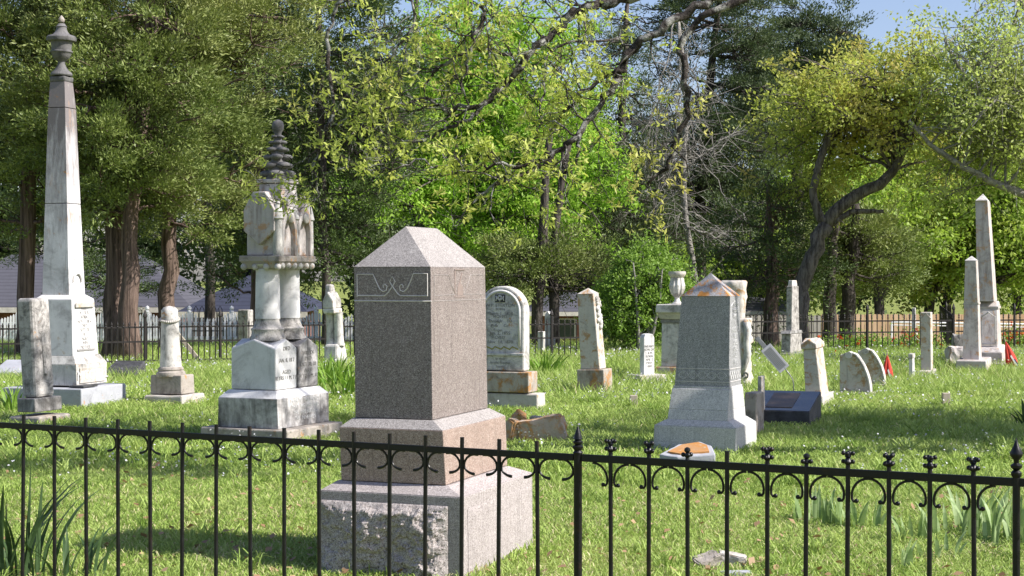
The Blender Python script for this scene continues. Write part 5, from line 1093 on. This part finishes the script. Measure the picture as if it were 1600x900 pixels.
for i, (px, Y, top, mt, label) in enumerate(((20, 84, 120, 'cedar_d', 'distant dark tree behind the grey house at far left'), (200, 88, 100, 'cedar_d', 'distant dark tree behind the broad twin trunk'), (390, 82, 120, 'cedar_d', 'distant dark tree behind the slate blue roof'),
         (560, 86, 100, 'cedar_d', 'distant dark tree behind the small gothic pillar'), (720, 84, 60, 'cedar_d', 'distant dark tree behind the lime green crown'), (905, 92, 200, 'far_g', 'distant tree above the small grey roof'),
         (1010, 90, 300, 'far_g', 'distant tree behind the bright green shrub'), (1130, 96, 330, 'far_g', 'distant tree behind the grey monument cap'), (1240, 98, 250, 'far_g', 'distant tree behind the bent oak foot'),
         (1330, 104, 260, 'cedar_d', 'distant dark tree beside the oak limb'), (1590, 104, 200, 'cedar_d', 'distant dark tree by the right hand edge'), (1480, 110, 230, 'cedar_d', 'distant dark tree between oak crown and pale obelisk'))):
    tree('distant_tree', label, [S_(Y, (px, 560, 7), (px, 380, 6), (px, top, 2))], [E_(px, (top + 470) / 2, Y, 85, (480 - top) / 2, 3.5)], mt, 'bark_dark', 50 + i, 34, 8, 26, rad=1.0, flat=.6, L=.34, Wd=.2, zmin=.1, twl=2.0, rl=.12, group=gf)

# ------------------------------------------------------------------ foreground oak with overhanging limbs
rng = np.random.default_rng(99); org = np.array([9.6, 12.6, 0.0])
oak = empty('oak_tree', tuple(org), 0, 'lichened oak whose dark branches with young leaves hang across the top', 'tree')
ob = MB(); LC, LD = [], []
def limb(pts, lev=0):
    """pts: (px,py,Y,rpx)"""
    P = np.array([(*W(a, b, c), r * c / F) for a, b, c, r in pts]); n = max(12, 4 * len(P)); u = np.linspace(0, len(P) - 1, n)
    Q = np.stack([np.interp(u, range(len(P)), P[:, i]) for i in range(4)], 1); Q[1:-1] = (Q[:-2] + 2 * Q[1:-1] + Q[2:]) / 4
    Q[1:-1, :3] += rng.normal(size=(n - 2, 3)) * .013; ob.tube(Q[:, :3] - org, Q[:, 3] * .9 * (1 + .12 * rng.normal(size=n)), 8); return Q
def sprig(x, d, l, r, lev):
    n = 7; dirn = d / np.linalg.norm(d); P = [x]; cur = dirn
    for i in range(n): cur = cur + rng.normal(size=3) * .28 + np.array([-.02, 0, .03]); cur /= np.linalg.norm(cur); P.append(P[-1] + cur * l / n)
    ob.tube([p - org for p in P], np.linspace(r, max(.0018, r * .3), n + 1), 5 if lev < 2 else 4, cap=False)
    if lev < 3:
        for i in range(3 if lev < 2 else 3):
            k = rng.integers(1, n + 1); dd = P[k] - P[k - 1]; dd = dd / np.linalg.norm(dd) + rng.normal(size=3) * .65; sprig(P[k], dd, l * rng.uniform(.4, .7), max(.002, r * .55), lev + 1)
    if lev >= 2 or rng.random() < .3:
        if rng.random() < .46: LC.append(P[-1]); LD.append(cur)
        if rng.random() < .08: LC.append(P[n // 2]); LD.append(cur)
trunkp = [(9.6, 12.6, -.1, .42), (9.6, 12.7, 1.6, .33), (9.7, 12.9, 3.2, .30), (10.3, 13.4, 4.8, .22), (11.0, 14.0, 6.2, .15), (11.6, 14.6, 7.6, .07)]
ob.tube([np.array(p[:3]) - org for p in trunkp], [p[3] for p in trunkp], 12)
A = limb([(2640, 110, 12.85, 46), (2000, -240, 12.9, 34), (1500, -260, 12.9, 24), (1180, -120, 12.8, 15), (1040, -30, 12.7, 11), (969, 2, 12.6, 8.5), (929, 9, 12.6, 8), (893, 20, 12.6, 8.5), (867, 49, 12.6, 8), (844, 67, 12.5, 6.5), (813, 107, 12.5, 6), (787, 129, 12.5, 5.5), (755, 164, 12.4, 4), (700, 175, 12.4, 3.2), (667, 153, 12.4, 3), (640, 162, 12.3, 2.4), (590, 172, 12.3, 1.6), (530, 190, 12.3, .8)])
B = limb([(1760, -250, 12.88, 20), (1600, -215, 12.5, 17), (1350, -100, 12.2, 12), (1150, -10, 12.0, 8), (1090, 8, 12.0, 7), (1025, 50, 12.0, 7), (995, 67, 12.0, 7), (973, 102, 12.0, 6.6), (964, 124, 12.0, 6.3), (933, 169, 12.0, 6), (902, 209, 11.9, 5.2), (867, 240, 11.9, 4.6), (840, 267, 11.9, 4.2), (800, 278, 11.8, 3.4), (764, 289, 11.8, 2.6), (735, 320, 11.8, 1.8), (711, 352, 11.8, 1.0)])
C = limb([(1180, -10, 12.6, 7), (1100, 20, 12.6, 6), (1060, 65, 12.6, 6), (1070, 115, 12.6, 5.5), (1077, 170, 12.6, 4.6), (1055, 220, 12.6, 4), (1052, 245, 12.6, 3.4), (1025, 278, 12.6, 3), (1008, 290, 12.6, 2), (1012, 318, 12.6, 1.2)])
D = limb([(760, -60, 12.2, 3.6), (755, 0, 12.2, 3.4), (755, 31, 12.2, 3.3), (738, 58, 12.2, 3.2), (731, 89, 12.2, 3), (724, 129, 12.2, 2.2), (712, 155, 12.2, 1)])
E1 = limb([(800, 85, 12.5, 3.2), (760, 75, 12.4, 3), (711, 89, 12.3, 3), (685, 103, 12.3, 2.6), (662, 129, 12.3, 2), (662, 150, 12.3, 1)])
G_ = limb([(560, -60, 12, 3), (642, 0, 12, 2.6), (649, 36, 12, 2.2), (622, 76, 12, 2), (596, 98, 12, 1.6), (572, 130, 12, 1)])
H_ = limb([(510, 60, 12.5, 3), (518, 147, 12.5, 3), (518, 191, 12.5, 2.8), (502, 227, 12.5, 2.4), (491, 262, 12.5, 2), (497, 300, 12.5, 1.4), (486, 335, 12.5, .7)])
H2 = limb([(560, -80, 12.5, 4), (530, 0, 12.5, 3.6), (510, 60, 12.5, 3)])
I_ = limb([(755, 164, 12.4, 3.4), (725, 190, 12.3, 3.2), (684, 209, 12.3, 3), (658, 222, 12.3, 2.8), (627, 222, 12.3, 2.2), (612, 260, 12.3, 1.2)])
J_ = limb([(867, 240, 11.9, 3.4), (812, 262, 11.9, 3.2), (782, 256, 11.9, 3), (745, 262, 11.9, 2.8), (711, 269, 11.9, 2.4), (650, 250, 11.9, 2), (613, 267, 11.9, 1.6), (560, 262, 11.9, 1.2), (500, 275, 11.9, .7)])
K_ = limb([(902, 209, 11.9, 3.6), (905, 240, 11.9, 3), (887, 270, 11.9, 2.4), (880, 300, 11.9, 1)])
L_ = limb([(970, 60, 12.6, 2.2), (852, 75, 12.4, 2), (850, 135, 12.4, 2), (845, 190, 12.3, 2.2), (830, 230, 12.3, 2.4), (800, 270, 12.2, 2), (770, 300, 12.2, 1.4)])
M_ = limb([(995, 67, 12.0, 4), (960, 110, 12.2, 3.6), (905, 150, 12.2, 3.4), (880, 180, 12.2, 3), (860, 205, 12.2, 2)])
for Q, lo, nn, ll in ((A, .28, 28, .50), (B, .30, 24, .42), (C, .15, 8, .4), (D, .1, 7, .42), (E1, .1, 6, .4), (G_, .1, 8, .45), (H_, .1, 12, .42), (I_, .1, 7, .38), (J_, .1, 13, .38), (K_, .1, 3, .26), (L_, .2, 7, .35), (M_, .2, 5, .35), (H2, .2, 6, .4)):
    for i in range(nn):
        k = int((lo + (1 - lo) * rng.random()) * (len(Q) - 1)); d = (Q[min(k + 1, len(Q) - 1), :3] - Q[max(0, k - 1), :3]); d = d / (np.linalg.norm(d) + 1e-9) * .6 + rng.normal(size=3) * np.array([.7, .6, .7]) + np.array([-.15, 0, .12]); sprig(Q[k, :3], d, ll * rng.uniform(.5, 1.2), min(.009, Q[k, 3] * .5), 1)
LC0, LD0 = np.array(LC), np.array(LD)
q, t = cloud(LC0 - org, LD0, 9, .045, .9, .055, .019, rng, 'leaf')
# dense upper crown outside the frame that throws the shade on the right lawn
UC = []
for k in range(66):
    t0_ = samp([(11.2, 14.5, 6.8, 2.0, 1.9, 1.3), (13.2, 13.7, 6.5, 1.8, 1.8, 1.2)] if k < 52 else [(3.6, 13.2, 8.2, 3.0, 2.2, .7)], rng); i = rng.integers(3, 6); Q = jpath(trunkp[i][:3], t0_, 7, rng, .1, .06); ob.tube(Q - org, np.linspace(.05, .012, 7), 5, cap=False)
    for b in range(6): UC.append(Q[rng.integers(3, 7)] + rng.normal(size=3) * .5)
UC = np.array(UC); q2, t2 = cloud(UC - org, np.zeros_like(UC), 48, .45, .7, .11, .06, rng, 'leaf')
ob.build('trunk', MT['bark_lichen'], oak, None, True)
q = np.concatenate([q, q2]); t = np.concatenate([t, t2]); N = len(q)
npmesh('crown', q.reshape(-1, 3), np.arange(4 * N).reshape(N, 4), MT['oak_l'], oak, t)
print('LEAVES', NLEAF + N, 'sprig ends', len(LC0))

# ------------------------------------------------------------------ plants
def clump(name, label, px, Y, n, h, wd, spread, mat, cat, seed, lean=.45, group=None):
    g = np.random.default_rng(seed); r = empty(name, (XY(px, Y), Y, TZ(Y)), 0, label, cat, group); V, Fq, T = [], [], []
    for i in range(n):
        a = g.random() * 6.28; rr_ = spread * g.random() ** .6; b = np.array([rr_ * math.cos(a), rr_ * math.sin(a), -.01]); hh = h * g.uniform(.55, 1.1); w_ = wd * g.uniform(.7, 1.2); la = a + g.normal() * .7; le = lean * g.uniform(.1, 1.2)
        ld = np.array([math.cos(la), math.sin(la), 0]); sd_ = np.array([-math.sin(la + g.normal() * .8), math.cos(la), 0]); k0 = len(V); N_ = 6
        for j in range(N_ + 1):
            u = j / N_; c = b + ld * hh * le * u ** 2 + np.array([0, 0, hh * (u - .30 * le * u ** 3)]); ww = w_ / 2 * (1 - u ** 2.2) ** .8 * (.75 + .5 * min(1, u * 2)); V += [c - sd_ * ww, c + ld * ww * .25, c + sd_ * ww]
        for j in range(N_):
            k = k0 + 3 * j; Fq += [(k, k + 1, k + 4, k + 3), (k + 1, k + 2, k + 5, k + 4)]; T += [g.random()] * 2
            
    npmesh('leaves', np.array(V), np.array(Fq), MT[mat], r, np.array(T) * .8, True); return r
clump('iris_plant', 'blue green iris clump in the lawn, left of the right fence post group', 1282, 10.3, 26, .26, .030, .17, 'blade', 'plant', 1, .35)
clump('iris_plant', 'iris clump with broad pale leaves nearest the dense right clump', 1340, 10.1, 24, .26, .030, .15, 'blade', 'plant', 2, .35)
clump('iris_plant', 'thin iris clump standing lower by the frame edge', 1428, 9.6, 16, .22, .026, .12, 'blade', 'plant', 3, .4)
clump('iris_plant', 'large iris clump filling the right corner of the lawn', 1520, 9.8, 46, .34, .030, .28, 'blade', 'plant', 4, .4)
clump('iris_plant', 'upright iris clump at the extreme right edge', 1590, 9.4, 34, .36, .030, .2, 'blade', 'plant', 5, .35)
clump('iris_plant', 'small single iris tuft at the bottom of the frame', 1400, 8.7, 10, .20, .026, .07, 'blade', 'plant', 6, .5)
clump('iris_plant', 'sparse iris sprouts beside the small corner clump', 1470, 9.0, 12, .22, .024, .12, 'blade', 'plant', 16, .4)
clump('strap_leaf_plant', 'dark strap leaved clump in the lower left corner behind the fence', 22, 8.5, 46, .62, .022, .22, 'yucca', 'plant', 7, .6)
clump('strap_leaf_plant', 'second dark arching strap leaved tuft beside the corner clump', 120, 8.4, 16, .34, .020, .14, 'yucca', 'plant', 8, .9)
for i, (px, Y, h, n, lb) in enumerate(((520, 22.5, .55, 70, 'lush daylily clump between twin column and brown monuments'), (548, 21.0, .5, 60, 'lush daylily clump touching the brown granite monument'), (850, 26.0, .42, 60, 'daylily clump right of the arched tablet'), (20, 18.6, .4, 50, 'green leafy clump by the urn obelisk footing at left'), (505, 24.0, .45, 50, 'daylily clump at foot of the gothic pillar'))):
    clump('daylily_plant', lb, px, Y, n, h, .03, .38, 'daylily', 'plant', 20 + i, .8)
clump('strap_leaf_plant', 'dark leaved tuft at the right edge beside the shaded lawn', 1604, 17.0, 22, .3, .03, .1, 'yucca', 'plant', 31, .7)
# rose bushes
def rose(px, Y, h, wd, nr, label, seed, mat='rose'):
    g = np.random.default_rng(seed); r = empty('rose_bush', (XY(px, Y), Y, TZ(Y)), 0, label, 'flowering shrub'); n = int(900 * wd / .5)
    P = g.normal(size=(n, 3)) * np.array([wd * .45, .25, h * .28]) + np.array([0, 0, h * .45]); P[:, 2] = abs(P[:, 2]); q = leafquads(P, g.normal(size=(n, 3)), g.normal(size=(n, 3)), .05 + .03 * g.random(n), .03 + .01 * g.random(n))
    npmesh('foliage', q.reshape(-1, 3), np.arange(4 * n).reshape(n, 4), MT['bushg'], r, g.random(n))
    c = g.normal(size=(nr, 3)) * np.array([wd * .45, .2, h * .25]) + np.array([0, -.15, h * .6]); c[:, 2] = abs(c[:, 2]); c = np.repeat(c, 9, 0); m_ = len(c); q = leafquads(c + g.normal(size=(m_, 3)) * .018, g.normal(size=(m_, 3)), g.normal(size=(m_, 3)), np.full(m_, .055), np.full(m_, .045))
    npmesh('blooms', q.reshape(-1, 3), np.arange(4 * m_).reshape(m_, 4), MT[mat], r, g.random(m_))
rose(1342, 34.2, .42, .9, 14, 'red rose bush behind the iron fence, right of the double trunk', 1)
rose(1437, 34.6, .50, .55, 16, 'orange red flower clump behind the iron fence at the thin pale shaft', 2)
rose(1590, 35.2, .55, .8, 40, 'bushy orange flowers behind the fence at the right edge', 3)
rose(1300, 32.0, .12, .12, 3, 'tiny low orange flower cluster in front of the iron fence', 4)
rose(1395, 34.5, .25, .4, 6, 'small red flower patch behind the fence near the white pipe rail', 5)
